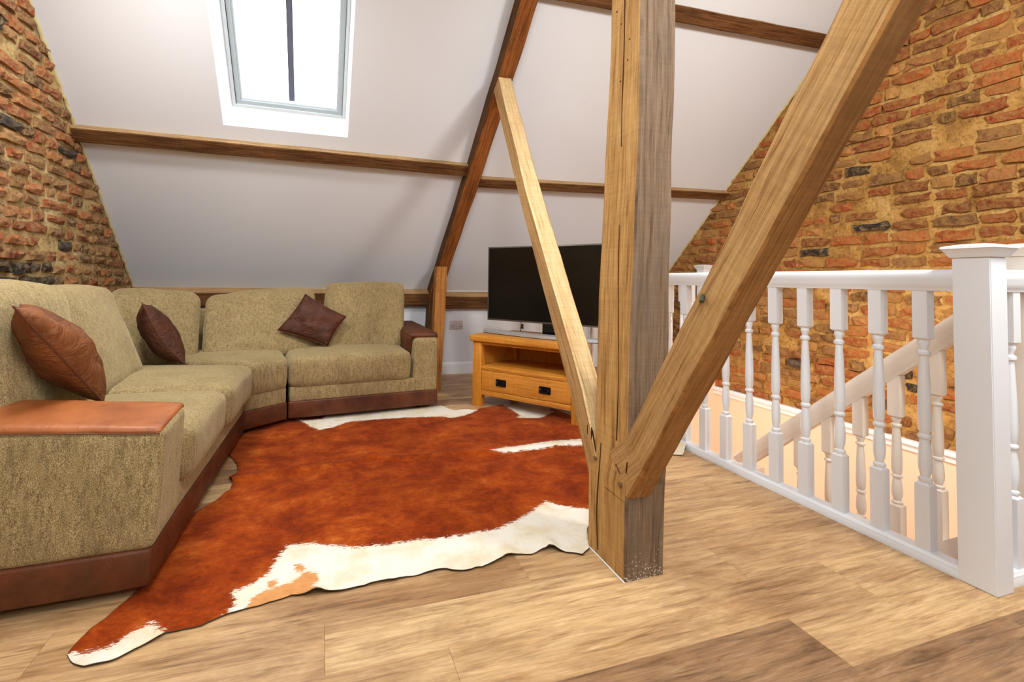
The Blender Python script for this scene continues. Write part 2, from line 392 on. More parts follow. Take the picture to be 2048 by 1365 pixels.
# knee walls
mb = MB(); mb.box((X0, YK, -1.3), (X1, YK+.12, .98)); tag(mb.build('wall_back', M_['wall']), kind='structure')
mb = MB(); mb.box((X0, YF-.12, -.2), (X1, YF, .96)); tag(mb.build('wall_front', M_['wall']), kind='structure')
mb = MB()
pr = [(0, 0), (.016, 0), (.016, .094), (.013, .102), (.013, .108), (.006, .118), (.004, .124), (0, .124)]
mb.sweep(pr, (XL+.02, YK, 0), (2.10, YK, 0)); tag(mb.build('baseboard_back', M_['white_paint']), kind='structure')

# ---------------------------------------------------------------- brick walls
def gable_wall(name, x, sgn, mat_m, mat_b, ya, yb, zbase, ch, zoff, seed, cap=300, flints=()):
    root = empty(name); tag(root, kind='structure'); rn = random.Random(seed)
    # bedding mortar, a lumpy relief
    st = .02; ys = np.arange(ya, YK+.001, st); zt = 3.9; zz = np.arange(zbase, zt, st)
    v = []; ok = {}; f = []
    for i, y in enumerate(ys):
        for j, z in enumerate(zz):
            if z > zs(y)+.08: continue
            h = noise.fractal(Vector((y*4+seed, z*8, seed)), 1, 2, 5)*.012+noise.noise(Vector((y*1.7, z*2.4, seed+4)))*.011
            ok[(i, j)] = len(v); v.append((x+sgn*(h-.004), y, z))
    for (i, j) in ok:
        q = [(i, j), (i+1, j), (i+1, j+1), (i, j+1)]
        if all(k in ok for k in q): f.append([ok[k] for k in q])
    me_obj('mortar', v, f, mat_m, root, smooth=True)
    mb = MB(); mb.box((min(x-sgn*.03, x-sgn*.14), YF-.1, zbase-.05), (max(x-sgn*.03, x-sgn*.14), YK+.1, .86))
    pts = [(YF-.1, zbase-.05), (YK+.1, zbase-.05), (YK+.1, .95), (YR, zs(YR)+.15), (YF-.1, .95)]
    mb = MB(); a, b = x-sgn*.035, x-sgn*.14
    mb.add([(a, p[0], p[1]) for p in pts]+[(b, p[0], p[1]) for p in pts], [(0, 1, 2, 3, 4), (9, 8, 7, 6, 5)]+[(i, (i+1) % 5, 5+(i+1) % 5, 5+i) for i in range(5)])
    mb.build('masonry_core', mat_m, root)
    # brick variants: worn blocks, front face 4x3 jittered
    var = []
    for k in range(16):
        vs = []; fs = []; r2 = random.Random(seed*100+k)
        for j in range(3):
            for i in range(4):
                uu = (-.5, -.2, .2, .5)[i]; ww = (-.5, 0, .5)[j]; ed = (i in (0, 3)) or (j in (0, 2))
                vs.append(((1 if not ed else .45)+r2.uniform(-.4, .45), uu*(.93 if ed else 1)+r2.uniform(-.06, .05), ww*(.86 if ed else 1)+r2.uniform(-.15, .13)))
        for j in range(2):
            for i in range(3): a0 = j*4+i; fs.append((a0, a0+1, a0+5, a0+4))
        ring = [0, 1, 2, 3, 7, 11, 10, 9, 8, 4]; nb = len(vs)
        for q in ring: vs.append((-1.6, vs[q][1]*1.04, vs[q][2]*1.06))
        for i in range(10): fs.append((ring[i], nb+i, nb+(i+1) % 10, ring[(i+1) % 10]))
        me = bpy.data.meshes.new('brick'); me.from_pydata(vs, [], fs); me.update(); me.materials.append(mat_b)
        bm = bmesh.new(); bm.from_mesh(me); bmesh.ops.recalc_face_normals(bm, faces=bm.faces[:]); bm.to_mesh(me); bm.free()
        me2 = me.copy(); me2.materials.clear(); me2.materials.append(M_['flint']); var.append((me, me2))
    items = []; z = zbase+.005+zoff; row = 0
    while z < zt:
        y = ya+rn.uniform(-.2, .0)
        while y < YK:
            L = rn.choice([.215, .215, .225, .105, .11, .16, .19] if sgn < 0 else [.105, .105, .11, .215, .16, .13, .19])
            yc = y+L/2; zc = z+ch*.43+rn.uniform(-.005, .005)+.010*math.sin(y*2.3+z)
            if rn.random() < (.05 if sgn < 0 else .03): y += L; continue
            if yc-L/2 >= ya-.01 and zc+ch*.2 < zs(yc)+.02 and yc+L/2 < YK+.05:
                bury = rn.random(); pro = rn.uniform(.004, .012) if bury > .18 else rn.uniform(-.012, .002)
                fl = rn.random() < .035 or any(abs(yc-q[0]) < q[2] and abs(zc-q[1]) < q[3] for q in flints)
                items.append((yc, zc, max(.05, L-(.009 if sgn < 0 else .019)-rn.random()**3*.03), ch*((.86 if sgn < 0 else .78)+rn.uniform(-.14, .06)), pro+(.006 if fl else 0), rn.gauss(0, .02), rn.randrange(16), fl))
            y += L
        z += ch*(1+rn.uniform(-.03, .03)); row += 1
    def score(it):
        q = project((x, it[0], it[1]))
        if not q or not (-60 < q[0] < 2108 and -60 < q[1] < 1400): return 0
        return it[2]*it[3]/q[2]**2
    items.sort(key=score, reverse=True)
    rest = MB(); rv = []
    for n_, it in enumerate(items):
        yc, zc, L, H, pro, rot, k, fl = it
        me = var[k][1 if fl else 0]
        mt = Matrix.Translation((x+sgn*pro*.2, yc, zc)) @ Matrix.Rotation(rot, 4, 'X') @ Matrix.Diagonal((sgn*max(.012, .015+pro*.7), L, H, 1))
        if n_ < cap and score(it) > 0:
            o = bpy.data.objects.new('brick', me); C.objects.link(o); o.parent = root; o.matrix_local = mt
        else:
            rest.add([mt @ v.co for v in me.vertices], [list(p.vertices) for p in me.polygons]); rv += [rn.random()]*len(me.vertices)
    if rest.v:
        o = rest.build('brickwork', mat_b, root); o['kind'] = 'stuff'
        at = o.data.attributes.new('rnd', 'FLOAT', 'POINT'); at.data.foreach_set('value', rv)
    return root
wl = gable_wall('wall_left', XL, 1, M_['mortar_l'], M_['brick_l'], 1.1, YK, .0, .0755, 0, 3, 300, flints=[(2.85, .97, .16, .07), (3.15, 1.0, .06, .05), (2.72, 1.75, .05, .05)])
wr = gable_wall('wall_right', XR, -1, M_['mortar_r'], M_['brick_r'], .75, YK, -.07, .0855, 0, 5, 300)
# filler squeezed out along the line where brick meets plaster
for side, x in ((wl, XL+.012), (wr, XR-.012)):
    mb = MB(); pts = []; rn = random.Random(9)
    y = YK-.02
    while y > YR+.2:
        pts.append((x+rn.uniform(-.004, .004), y, zs(y)-.006+rn.uniform(-.006, .004))); y -= .018
    mb.tube(pts, lambda i: .008+.006*abs(noise.noise(Vector((i*.7, x, 0)))), 6); mb.build('filler_bead', M_['foam'], side, True)
# plaster below the brick in the stairwell, with its white capping
mb = MB(); mb.box((XR-.022, WY0-.02, -1.25), (XR+.1, YK, -.085)); tag(mb.build('wall_stairwell', M_['well']), kind='structure')
mb = MB(); pr = [(0, 0), (.05, 0), (.05, .012), (.042, .018), (.042, .03), (0, .03)]
mb.sweep(pr, (XR, YK, -.087), (XR, WY0-.02, -.087)); 
mb.box((XR-.034, WY0-.02, -.13), (XR-.015, YK, -.09))
tag(mb.build('trim_1', M_['white_paint']), kind='structure')
mb = MB(); mb.box((2.12, WY0-.06, -1.25), (2.17, WY1+.05, -.01)); tag(mb.build('wall_stairwell', M_['well']), kind='structure')
mb = MB(); mb.box((2.12, WY1, -1.25), (XR, WY1+.05, -.01)); tag(mb.build('wall_stairwell', M_['well']), kind='structure')
mb = MB(); mb.box((2.12, WY0-.08, -1.25), (XR, WY0-.03, -.01)); tag(mb.build('wall_stairwell', M_['well']), kind='structure')

# ---------------------------------------------------------------- floor
floor = empty('floor'); tag(floor, kind='structure')
mb = MB(); mb.box((X0, YF-.1, -.12), (2.15, YK+.1, -.010)); mb.box((2.15, YF-.1, -.12), (X1, WY0-.045, -.010)); mb.box((2.15, WY1+.02, -.12), (X1, YK+.1, -.010))
mb.build('subfloor', M_['underlay'], floor)
PW, PL = .163, 1.39
def plank(x0, x1, y0, y1, mat):
    if x1-x0 < .01 or y1-y0 < .008: return
    g = .0002; b = .0009
    x0 += g; x1 -= g; y0 += g; y1 -= g; cx, cy = (x0+x1)/2, (y0+y1)/2
    hx, hy = (x1-x0)/2, (y1-y0)/2
    v = [(-hx, -hy, -.009), (hx, -hy, -.009), (hx, hy, -.009), (-hx, hy, -.009), (-hx, -hy, -b), (hx, -hy, -b), (hx, hy, -b), (-hx, hy, -b),
         (-hx+b, -hy+b, 0), (hx-b, -hy+b, 0), (hx-b, hy-b, 0), (-hx+b, hy-b, 0)]
    f = [(0, 1, 5, 4), (1, 2, 6, 5), (2, 3, 7, 6), (3, 0, 4, 7), (4, 5, 9, 8), (5, 6, 10, 9), (6, 7, 11, 10), (7, 4, 8, 11), (8, 9, 10, 11), (0, 3, 2, 1)]
    o = me_obj('plank', v, f, mat, floor); o.location = (cx, cy, 0)
row0 = -15; rn = random.Random(21)
fix = {0: 1.36, 1: .35, 2: 1.416, 3: .69, 4: 1.1, -1: .62}
tone = {(0, 1.36): 'plank_c', (0, 2.75): 'plank_a', (2, 1.416): 'plank_b', (2, .026): 'plank_b'}
for k in range(row0, 23):
    y0 = .80+PW*k; y1 = y0+PW; j = fix.get(k, rn.uniform(0, PL)); xx = j-PL*4
    while xx < XR:
        a, b = max(xx, XL), min(xx+PL, XR)
        mat = rn.choice(['plank_a', 'plank_a', 'plank_b', 'plank_b', 'plank_c'])
        if k == 0: mat = 'plank_c' if xx+PL < 1.5 and xx+PL > 1.2 else 'plank_a'
        if k == -1: mat = 'plank_c' if xx > 0 else mat
        if k == 2: mat = 'plank_a' if xx < 1.2 and xx > -.2 else 'plank_b'
        if k == 3: mat = 'plank_b'
        if k == 1: mat = 'plank_a'
        if b > a:
            ya, yb = max(y0, YF), min(y1, YK)
            if ya < WY0-.03 and yb <= WY0-.03 or ya >= WY1+.03: plank(a, b, ya, yb, M_[mat])
            else:
                plank(a, min(b, 2.14), ya, yb, M_[mat])
                if b > 2.14:
                    plank(max(a, 2.14), b, ya, min(yb, WY0-.03), M_[mat]); plank(max(a, 2.14), b, max(ya, WY1+.03), yb, M_[mat])
        xx += PL

# ---------------------------------------------------------------- skylight
wn = empty('window_1', slope_pt((SKX0+SKX1)/2, SKY0)); tag(wn, kind='structure')
wn_inv = -wn.location
def skp(x, y, out): return slope_pt(x, y, out)+wn_inv
# lining of the opening: four reveals narrowing to the frame
T = .145
inner = [(-.642, 3.30-.11), (.139, 3.30-.11), (.139, 2.40), (-.642, 2.40)]
A = [skp(SKX0, SKY0, 0), skp(SKX1, SKY0, 0), skp(SKX1, SKY1, 0), skp(SKX0, SKY1, 0)]
B = [skp(x, y, T) for x, y in inner]
mb = MB(); mb.add(A+B, [(0, 1, 5, 4), (1, 2, 6, 5), (2, 3, 7, 6), (3, 0, 4, 7)]); mb.build('reveal', M_['reveal'], wn)
def frame(name, x0, x1, yb, yt, wd, o0, o1, mat, wb=None):
    wb = wb or wd; mb = MB(); k = 1/math.sqrt(1+MS*MS)
    for (a, b, c, d) in ((x0, x0+wd, yb, yt), (x1-wd, x1, yb, yt), (x0+wd, x1-wd, yb, yb-wb*k), (x0+wd, x1-wd, yt+wd*k, yt)):
        P = [skp(a, c, o0), skp(b, c, o0), skp(b, d, o0), skp(a, d, o0), skp(a, c, o1), skp(b, c, o1), skp(b, d, o1), skp(a, d, o1)]
        mb.add(P, [(0, 1, 2, 3), (7, 6, 5, 4), (0, 4, 5, 1), (1, 5, 6, 2), (2, 6, 7, 3), (3, 7, 4, 0)])
    return mb.build(name, mat, wn)
yb0 = 3.195
frame('outer_frame', -.642, .139, yb0, 2.40, .022, T-.01, T+.06, M_['frame_white'])
frame('sash', -.618, .115, yb0-.014, 2.415, .028, T+.004, T+.06, M_['sash_grey'])
frame('sash_gap', -.6205, .1175, yb0-.012, 2.413, .003, T-.001, T+.05, M_['dark'])
frame('glazing_bead', -.590, .087, yb0-.032, 2.43, .014, T+.018, T+.06, M_['frame_white'])
g = NT('window_glass', .02, .5); g.b.inputs['Base Color'].default_value = (.95, .98, 1, 1); g.b.inputs['Transmission Weight'].default_value = 1; g.b.inputs['IOR'].default_value = 1.02
mb = MB(); P = [skp(-.60, 3.19, T+.035), skp(.10, 3.19, T+.035), skp(.10, 2.40, T+.035), skp(-.60, 2.40, T+.035)]
mb.add(P, [(0, 1, 2, 3)]); mb.build('pane', g.m, wn)
mb = MB()
a, b = -.266, -.226
P = [skp(a, 3.15, T+.05), skp(b, 3.15, T+.05), skp(b, 2.40, T+.05), skp(a, 2.40, T+.05), skp(a, 3.15, T+.075), skp(b, 3.15, T+.075), skp(b, 2.40, T+.075), skp(a, 2.40, T+.075)]
mb.add(P, [(0, 1, 2, 3), (7, 6, 5, 4), (0, 4, 5, 1), (1, 5, 6, 2), (2, 6, 7, 3), (3, 7, 4, 0)]); mb.build('glazing_bar', M_['lead'], wn)
# frames round the openings added to the front slope for daylight (out of frame)
for i, (fx0, fx1) in enumerate(FS):
    mb = MB()
    for a, b, c, d in ((fx0, fx0+.05, fy0, fy1), (fx1-.05, fx1, fy0, fy1), (fx0, fx1, fy0, fy0+.04), (fx0, fx1, fy1-.04, fy1)):
        P = [f_pt(a, c, .05), f_pt(b, c, .05), f_pt(b, d, .05), f_pt(a, d, .05), f_pt(a, c, .12), f_pt(b, c, .12), f_pt(b, d, .12), f_pt(a, d, .12)]
        mb.add(P, [(0, 1, 2, 3), (7, 6, 5, 4), (0, 4, 5, 1), (1, 5, 6, 2), (2, 6, 7, 3), (3, 7, 4, 0)])
    tag(mb.build('window_%d' % (i+2), M_['frame_white']), kind='structure')

# ---------------------------------------------------------------- roof timbers
UPS = Vector((0, -1, MS)).normalized()
def purlin(name, xa, ya, xb, yb, w, d, label, seed, embed=.02):
    secs = []
    for x, y in ((xa, ya), (xb, yb)):
        t = slope_pt(x, y); 
        up_c = t-SLN*embed; up_f = t+SLN*d; lo_f = t+SLN*d-UPS*w; lo_c = t-SLN*embed-UPS*w
        secs.append([up_c, up_f, lo_f, lo_c])
    o = beam(name, secs, [M_['purlin'], M_['purlin_lit_top']], None, 40, .007, seed, (1, 0, 0, 0))
    tag(o, label, 'beam'); return o
purlin('purlin', XL-.02, 3.318, 1.16, 3.328, .098, .058, 'brown timber purlin on the sloping ceiling below the skylight', 1)
purlin('purlin', 1.24, 3.402, XR+.02, 3.352, .082, .060, 'brown timber purlin right of the rafter, passing behind the big post at mid height', 2)
purlin('purlin', 1.26, 2.43, XR+.02, 2.388, .100, .060, 'upper brown timber purlin at the top of the picture, right of the rafter', 3)
purlin('purlin', XL-.02, 2.20, 1.20, 2.21, .105, .04, 'upper brown timber purlin above the skylight', 4)
def plate(xa, xb, dz, label, seed):
    secs = [[(x, 4.33, .895+dz), (x, 4.225, .835+dz), (x, 4.235, .715+dz), (x, 4.33, .705+dz)] for x in (xa, xb)]
    tag(beam('wall_plate', secs, [M_['purlin'], M_['purlin_lit_top']], None, 40, .006, seed, (1, 0, 0, 0)), label, 'beam')
plate(XL-.02, 1.08, .01, 'brown timber wall plate behind the sofa at the foot of the ceiling', 5)
plate(1.16, XR+.02, -.018, 'brown timber wall plate above the double socket, passing behind the television', 6)
# principal rafter
secs = []
for y in (2.0, 2.53, 2.86, 3.38, 4.04, 4.40):
    xl_ = np.interp(y, [2.0, 2.53, 2.86, 3.38, 4.04, 4.4], [1.20, 1.183, 1.165, 1.133, 1.075, 1.04]); t = slope_pt(xl_, y)
    wd = .115; dd = .115
    a = t-SLN*.02; b = t+SLN*dd; c = b+Vector((wd, 0, 0)); d = a+Vector((wd, 0, 0))
    secs.append([a, b, c, d])
rf = beam('rafter', secs, [M_['rafter_side'], M_['rafter']], None, 50, .008, 11, (0, 1, 0, 0))
tag(rf, 'dark reddish brown principal rafter running down the sloping ceiling to the sofa arm', 'beam')
mb = MB(); mb.lathe([(.012, 0), (.012, .02), (.006, .026)], (1.07, 4.20, .62), 10); mb.build('bolt', M_['iron'], rf, True)
# rafter foot stud (dark) and leaning light stud
o = beam('stud', [[(1.0, 4.17, 0), (1.1, 4.17, 0), (1.1, 4.28, 0), (1.0, 4.28, 0)], [(1.035, 4.13, .78), (1.12, 4.13, .78), (1.12, 4.26, .78), (1.035, 4.26, .78)]], [M_['rafter_side']], None, 16, .005, 12)
tag(o, 'dark timber stud against the low wall behind the sofa arm', 'beam')
o = beam('stud', [[(.945, 3.66, 0), (1.035, 3.67, 0), (1.035, 3.76, 0), (.945, 3.75, 0)], [(1.045, 3.90, 1.12), (1.155, 3.91, 1.12), (1.155, 4.02, 1.12), (1.045, 4.01, 1.12)]], [M_['stud']], None, 18, .004, 13)
tag(o, 'orange brown timber stud from the floor beside the sofa arm to the rafter', 'beam')
# king post
def q4(x0, x1, y0, y1, z): return [(x0, y1, z), (x0, y0, z), (x1, y0, z), (x1, y1, z)]
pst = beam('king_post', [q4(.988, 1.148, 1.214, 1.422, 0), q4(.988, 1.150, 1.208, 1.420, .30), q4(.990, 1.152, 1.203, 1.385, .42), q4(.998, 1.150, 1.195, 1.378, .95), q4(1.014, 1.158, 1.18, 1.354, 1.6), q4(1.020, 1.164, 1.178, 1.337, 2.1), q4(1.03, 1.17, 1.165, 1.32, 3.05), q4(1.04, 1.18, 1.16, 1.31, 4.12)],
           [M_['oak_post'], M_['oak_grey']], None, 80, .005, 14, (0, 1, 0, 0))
tag(pst, 'thick upright timber post with a tan side and a grey weathered front', 'post')
def crack(pts, wd, name='crack', parent=pst, mat='mark', th=.0015):
    mb = MB(); pts = [Vector(p) for p in pts]; L = []; R_ = []
    for i, p in enumerate(pts):
        e = wd*(.25+.75*math.sin(math.pi*(i+.3)/(len(pts)-.4))); L.append(p+Vector((-th, -e/2, 0))); R_.append(p+Vector((-th, e/2, 0)))
    n = len(pts); back = [q+Vector((.004, 0, 0)) for q in L+R_]
    mb.add(L+R_+back, [(i, i+1, n+i+1, n+i) for i in range(n-1)]+[(i, 2*n+i, 2*n+i+1, i+1) for i in range(n-1)]+[(n+i, n+i+1, 3*n+i+1, 3*n+i) for i in range(n-1)])
    return mb.build(name, M_[mat], parent)
def postx(z): return float(np.interp(z, [0, .3, .42, .95, 1.6, 2.1], [.988, .988, .99, .998, 1.014, 1.020]))
crack([(postx(z)-.001, 1.265+.004*math.sin(z*9), z) for z in np.arange(1.48, 2.25, .05)], .0035)
crack([(postx(z)-.001, 1.262+.006*math.sin(z*7), z) for z in np.arange(.45, 1.25, .05)], .0018)
crack([(postx(z)-.001, 1.355+.01*math.sin(z*11), z) for z in np.arange(.02, .42, .03)], .0045)
for (ya, za, yb, zb) in ((1.425, .415, 1.425, .45), (1.40, .405, 1.40, .45), (1.375, .37, 1.395, .44), (1.262, .37, 1.238, .345), (1.205, .40, 1.21, .36), (1.32, .265, 1.22, .262)):
    pts = [(postx(.4)-.002, ya+(yb-ya)*t/4, za+(zb-za)*t/4) for t in range(5)]; crack(pts, .004, 'carpenter_mark')
mb = MB(); mb.tube([(.985, 1.42, .003), (.984, 1.32, .003), (.984, 1.212, .001)], .0022, 6); mb.build('sealant_bead', M_['white_paint'], pst, True)
def disc(p, r, name, mat, parent):
    mb = MB(); v = [(p[0]-.004, p[1]+r*math.cos(t*math.pi/5), p[2]+r*math.sin(t*math.pi/5)) for t in range(10)]; v += [(p[0]+.008, a[1], a[2]) for a in v[:10]]
    mb.add(v, [tuple(range(10))]+[(i, (i+1) % 10, 10+(i+1) % 10, 10+i) for i in range(10)]); return mb.build(name, M_[mat], parent)
disc((.986, 1.375, .345), .007, 'peg', 'peg', pst); disc((.986, 1.238, .312), .008, 'peg', 'peg', pst)
for yy, z in ((1.28, 1.72), (1.28, 1.93), (1.235, 1.85), (1.243, 1.78), (1.305, 1.99), (1.22, 2.02)): disc((postx(z)+.002, yy, z), .003, 'nail_hole', 'mark', pst)
# front strut, rising towards the viewer
def qs(a, l, w_, x0=.988): # a = lower arris (y,z), l = upper line (y,z)
    return [(x0, l[0], l[1]), (x0, a[0], a[1]), (x0+w_, a[0], a[1]), (x0+w_, l[0], l[1])]
def ext(p, q, t): return (p[0]+(q[0]-p[0])*t, p[1]+(q[1]-p[1])*t)
A0, A1 = (1.207, .278), (.503, 1.516); L0, L1 = (1.29, .345), (.59, 1.572)
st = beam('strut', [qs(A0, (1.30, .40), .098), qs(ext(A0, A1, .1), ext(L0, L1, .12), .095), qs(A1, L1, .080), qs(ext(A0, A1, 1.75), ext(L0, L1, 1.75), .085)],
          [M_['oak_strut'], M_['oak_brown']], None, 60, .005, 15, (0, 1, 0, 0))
tag(st, 'massive slanting timber strut rising from the post foot to the upper right', 'beam')
t_ = ((595-500)/500)
mb = MB(); mb.tube([(.994, .915, .968), (.984, .910, .962), (.972, .902, .950)], .006, 8); mb.build('peg', M_['bolt'], st, True)
# back strut, pale, up to the rafter
LA, LB = ((1.404, .441), (1.458, .575), (1.957, 1.459)), ((1.489, .412), (1.555, .551), (2.061, 1.48))
def ray_pt(x, y, z, s): return Vector((x*s, y*s, CH+(z-CH)*s))
def sec_b(ar, lf, w_, s): 
    a = ray_pt(.988, ar[0], ar[1], s); l = ray_pt(.988, lf[0], lf[1], s); return [l, a, a+Vector((w_*s, 0, 0)), l+Vector((w_*s, 0, 0))]
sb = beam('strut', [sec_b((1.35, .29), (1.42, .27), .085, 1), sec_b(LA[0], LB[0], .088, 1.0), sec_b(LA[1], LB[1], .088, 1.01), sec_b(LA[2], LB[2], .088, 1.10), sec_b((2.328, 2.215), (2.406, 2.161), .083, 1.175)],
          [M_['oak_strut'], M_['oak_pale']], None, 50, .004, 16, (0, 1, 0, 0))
tag(sb, 'pale slim slanting timber strut between the post foot and the rafter', 'beam')

# ---------------------------------------------------------------- balustrades and stairs
BX = 2.145
def baluster_mesh(z0, z1, name='baluster'):
    """square ends, turned middle"""
    mb = MB(); h = .0205; a = z0+.24; b = z1-.185; k = (b-a)/.515
    mb.box((-h, -h, z0), (h, h, a-.004), 0); mb.box((-h, -h, b+.004), (h, h, z1), 0)
    # chamfered shoulders
    for z, zz in ((a-.004, a+.004), (b+.004, b-.004)):
        c = .013; mb.add([(-h, -h, z), (h, -h, z), (h, h, z), (-h, h, z), (-c, -c, zz), (c, -c, zz), (c, c, zz), (-c, c, zz)], [(0, 1, 5, 4), (1, 2, 6, 5), (2, 3, 7, 6), (3, 0, 4, 7), (4, 5, 6, 7)])
    pf = [(.013, 0), (.018, .008), (.0192, .013), (.018, .018), (.012, .022), (.0135, .03), (.0172, .048), (.0188, .075), (.0172, .115), (.0135, .148), (.0128, .155), (.0178, .160), (.0188, .166), (.0178, .172), (.013, .177), (.0165, .19), (.018, .235), (.017, .32), (.014, .41), (.0122, .448), (.0118, .455), (.0172, .459), (.018, .465), (.0172, .471), (.0115, .476), (.012, .484), (.016, .497), (.0165, .503), (.013, .515)]
    mb.lathe([(r, a+z*k) for r, z in pf], (0, 0, 0), 16)
    return mb
RAILP = [(a_*1.02, b_*1.2) for a_, b_ in [(-.022, 0), (.022, 0), (.024, .010), (.029, .016), (.029, .022), (.034, .034), (.0345, .050), (.030, .058), (.020, .064), (-.020, .064), (-.030, .058), (-.0345, .050), (-.034, .034), (-.029, .022), (-.029, .016), (-.024, .010)]]
BASEP = [(-.034, 0), (.034, 0), (.034, .022), (.031, .026), (.031, .031), (.027, .035), (.024, .040), (-.024, .040), (-.027, .035), (-.031, .031), (-.031, .026), (-.034, .022)]
def newel_cap(mb, cx, cy, z, s=1.0):
    for h0, h1, r in ((0, .006, .052), (.006, .016, .056), (.016, .03, .064), (.03, .038, .064)):
        r0 = {0: .049, .006: .052, .016: .056, .03: .066}[h0]
        mb.add([(cx-r0, cy-r0, z+h0), (cx+r0, cy-r0, z+h0), (cx+r0, cy+r0, z+h0), (cx-r0, cy+r0, z+h0), (cx-r, cy-r, z+h1), (cx+r, cy-r, z+h1), (cx+r, cy+r, z+h1), (cx-r, cy+r, z+h1)],
               [(0, 3, 2, 1), (4, 5, 6, 7), (0, 1, 5, 4), (1, 2, 6, 5), (2, 3, 7, 6), (3, 0, 4, 7)])
    r = .064; t = .030; mb.add([(cx-r, cy-r, z+.038), (cx+r, cy-r, z+.038), (cx+r, cy+r, z+.038), (cx-r, cy+r, z+.038), (cx-t, cy-t, z+.046), (cx+t, cy-t, z+.046), (cx+t, cy+t, z+.046), (cx-t, cy+t, z+.046)],
               [(4, 5, 6, 7), (0, 1, 5, 4), (1, 2, 6, 5), (2, 3, 7, 6), (3, 0, 4, 7)])
def newel(cx, cy, ztop, label, z0=0, lean=0, mat='white_paint', half=.0445):
    r = empty('newel_post', (cx, cy, z0)); tag(r, label, 'post')
    mb = MB(); h = half; H = ztop-.046-z0
    mb.add([(-h, -h, 0), (h, -h, 0), (h, h, 0), (-h, h, 0), (-h-lean, -h, H), (h-lean, -h, H), (h-lean, h, H), (-h-lean, h, H)], [(0, 3, 2, 1), (4, 5, 6, 7), (0, 1, 5, 4), (1, 2, 6, 5), (2, 3, 7, 6), (3, 0, 4, 7)])
    o = mb.build('shaft', M_[mat], r)
    bm = bmesh.new(); bm.from_mesh(o.data); bmesh.ops.bevel(bm, geom=bm.edges[:], offset=.0025, segments=2, affect='EDGES'); bm.to_mesh(o.data); bm.free()
    mb = MB(); newel_cap(mb, -lean, 0, H); mb.build('cap', M_[mat], r); return r
newel(2.155, .894, 1.146, 'nearest white square newel post, at the right edge of the picture', lean=.008)
newel(2.47, .9, 1.16, 'white newel post at the head of the stairs, half hidden behind the nearest newel', mat='white_paint_warm_lit')
newel(3.80, 3.50, 1.19, 'small far white newel post seen over the handrail beside the brick wall')
newel(2.145, 3.50, 1.135, 'white corner newel post hidden behind the television')
def balustrade(p0, p1, label, n, t0, dt, group_lab=None, mat='white_paint'):
    p0 = Vector(p0); p1 = Vector(p1); d = (p1-p0).normalized()
    r = empty('balustrade', p0); tag(r, label, 'balustrade'); e = p1-p0
    mb = MB(); mb.sweep(RAILP, (0, 0, .984), (e.x, e.y, .984)); mb.build('handrail', M_[mat], r, True)
    mb = MB(); mb.sweep(BASEP, (0, 0, 0), (e.x, e.y, 0)); mb.build('base_rail', M_[mat], r, True)
    b0 = baluster_mesh(.038, .990).build('baluster', M_[mat], r, True)
    for i in range(n):
        o = b0 if i == 0 else bpy.data.objects.new('baluster', b0.data)
        if i: C.objects.link(o); o.parent = r
        q = d*(t0+dt*i); o.location = (q.x, q.y, 0); o.rotation_euler = (0, 0, math.atan2(d.y, d.x))
    return r
balustrade((BX, .935, 0), (BX, 3.457, 0), 'long white balustrade with turned spindles between the laminate floor and the stairwell', 18, 1.034-.935, .1335)
balustrade((2.20, .897, 0), (2.43, .897, 0), 'short white balustrade at the right picture edge between two newels', 1, .115, .133)
balustrade((2.19, 3.5, 0), (3.755, 3.5, 0), 'far white balustrade across the end of the stairwell, glimpsed between post and strut', 11, .13, .133)
# stairs
SX = 2.472; sl = .99
def zr(y): return .865-(y-1.11)*sl
sr = empty('stair_balustrade', (SX, .95, 0)); tag(sr, 'cream lit sloping stair balustrade descending behind the front spindles', 'balustrade')
mb = MB(); y0, y1 = .945, 1.99
mb.sweep(RAILP, (0, y0-.95, zr(y0)-.077*1.38), (0, y1-.95, zr(y1)-.077*1.38), up=Vector((0, sl, 1)).normalized()*1.05); mb.build('handrail', M_['white_paint_warm_lit'], sr, True)
mb = MB(); mb.sweep([(-.02, 0), (.02, 0), (.02, .24), (-.02, .24)], (0, y0-.95, zr(y0)-1.12), (0, y1-.95, zr(y1)-1.12), up=(0, 0, 1)); mb.build('string', M_['white_paint_warm_lit'], sr)
for i in range(7):
    y = 1.02+.132*i; zt = zr(y)-.09; zb = zr(y)-.90
    o = baluster_mesh(zb, zt).build('baluster', M_['white_paint_warm_lit'], sr, True); o.location = (0, y-.95, 0)
nf = empty('newel_post', (SX, 1.95, -1.0)); tag(nf, 'cream lit newel post at the foot of the sloping stair rail', 'post')
mb = MB(); mb.box((-.045, -.045, 0), (.045, .045, .925), .003); mb.build('shaft', M_['white_paint_warm_lit'], nf)
stc = empty('staircase', (3.2, .95, -1.0)); tag(stc, 'white painted stairs going down inside the stairwell', 'staircase')
for i in range(5):
    zt = -.2*(i+1)+.0; ya = .95+.21*i-.02
    if zt < -.95: break
    mb = MB(); mb.box((SX+.02-3.2, ya-.95, zt+1-.03), (XR-.03-3.2, ya+.25-.95, zt+1), .004); mb.build('tread', M_['white_paint_warm_lit'], stc)
    mb = MB(); mb.box((SX+.02-3.2, ya+.0-.95, zt+1), (XR-.03-3.2, ya+.015-.95, zt+.2+1-.03*(i > 0))); mb.build('riser', M_['white_paint_warm_lit'], stc)
mb = MB(); mb.box((SX+.02-3.2, .95+1.03-.95, 0), (XR-.03-3.2, .95+1.045-.95, .17)); mb.build('riser', M_['white_paint_warm_lit'], stc)
mb = MB(); mb.box((2.12, WY0-.06, -1.08), (XR+.1, WY1+.05, -1.0)); tag(mb.build('floor', M_['plank_b']), kind='structure')

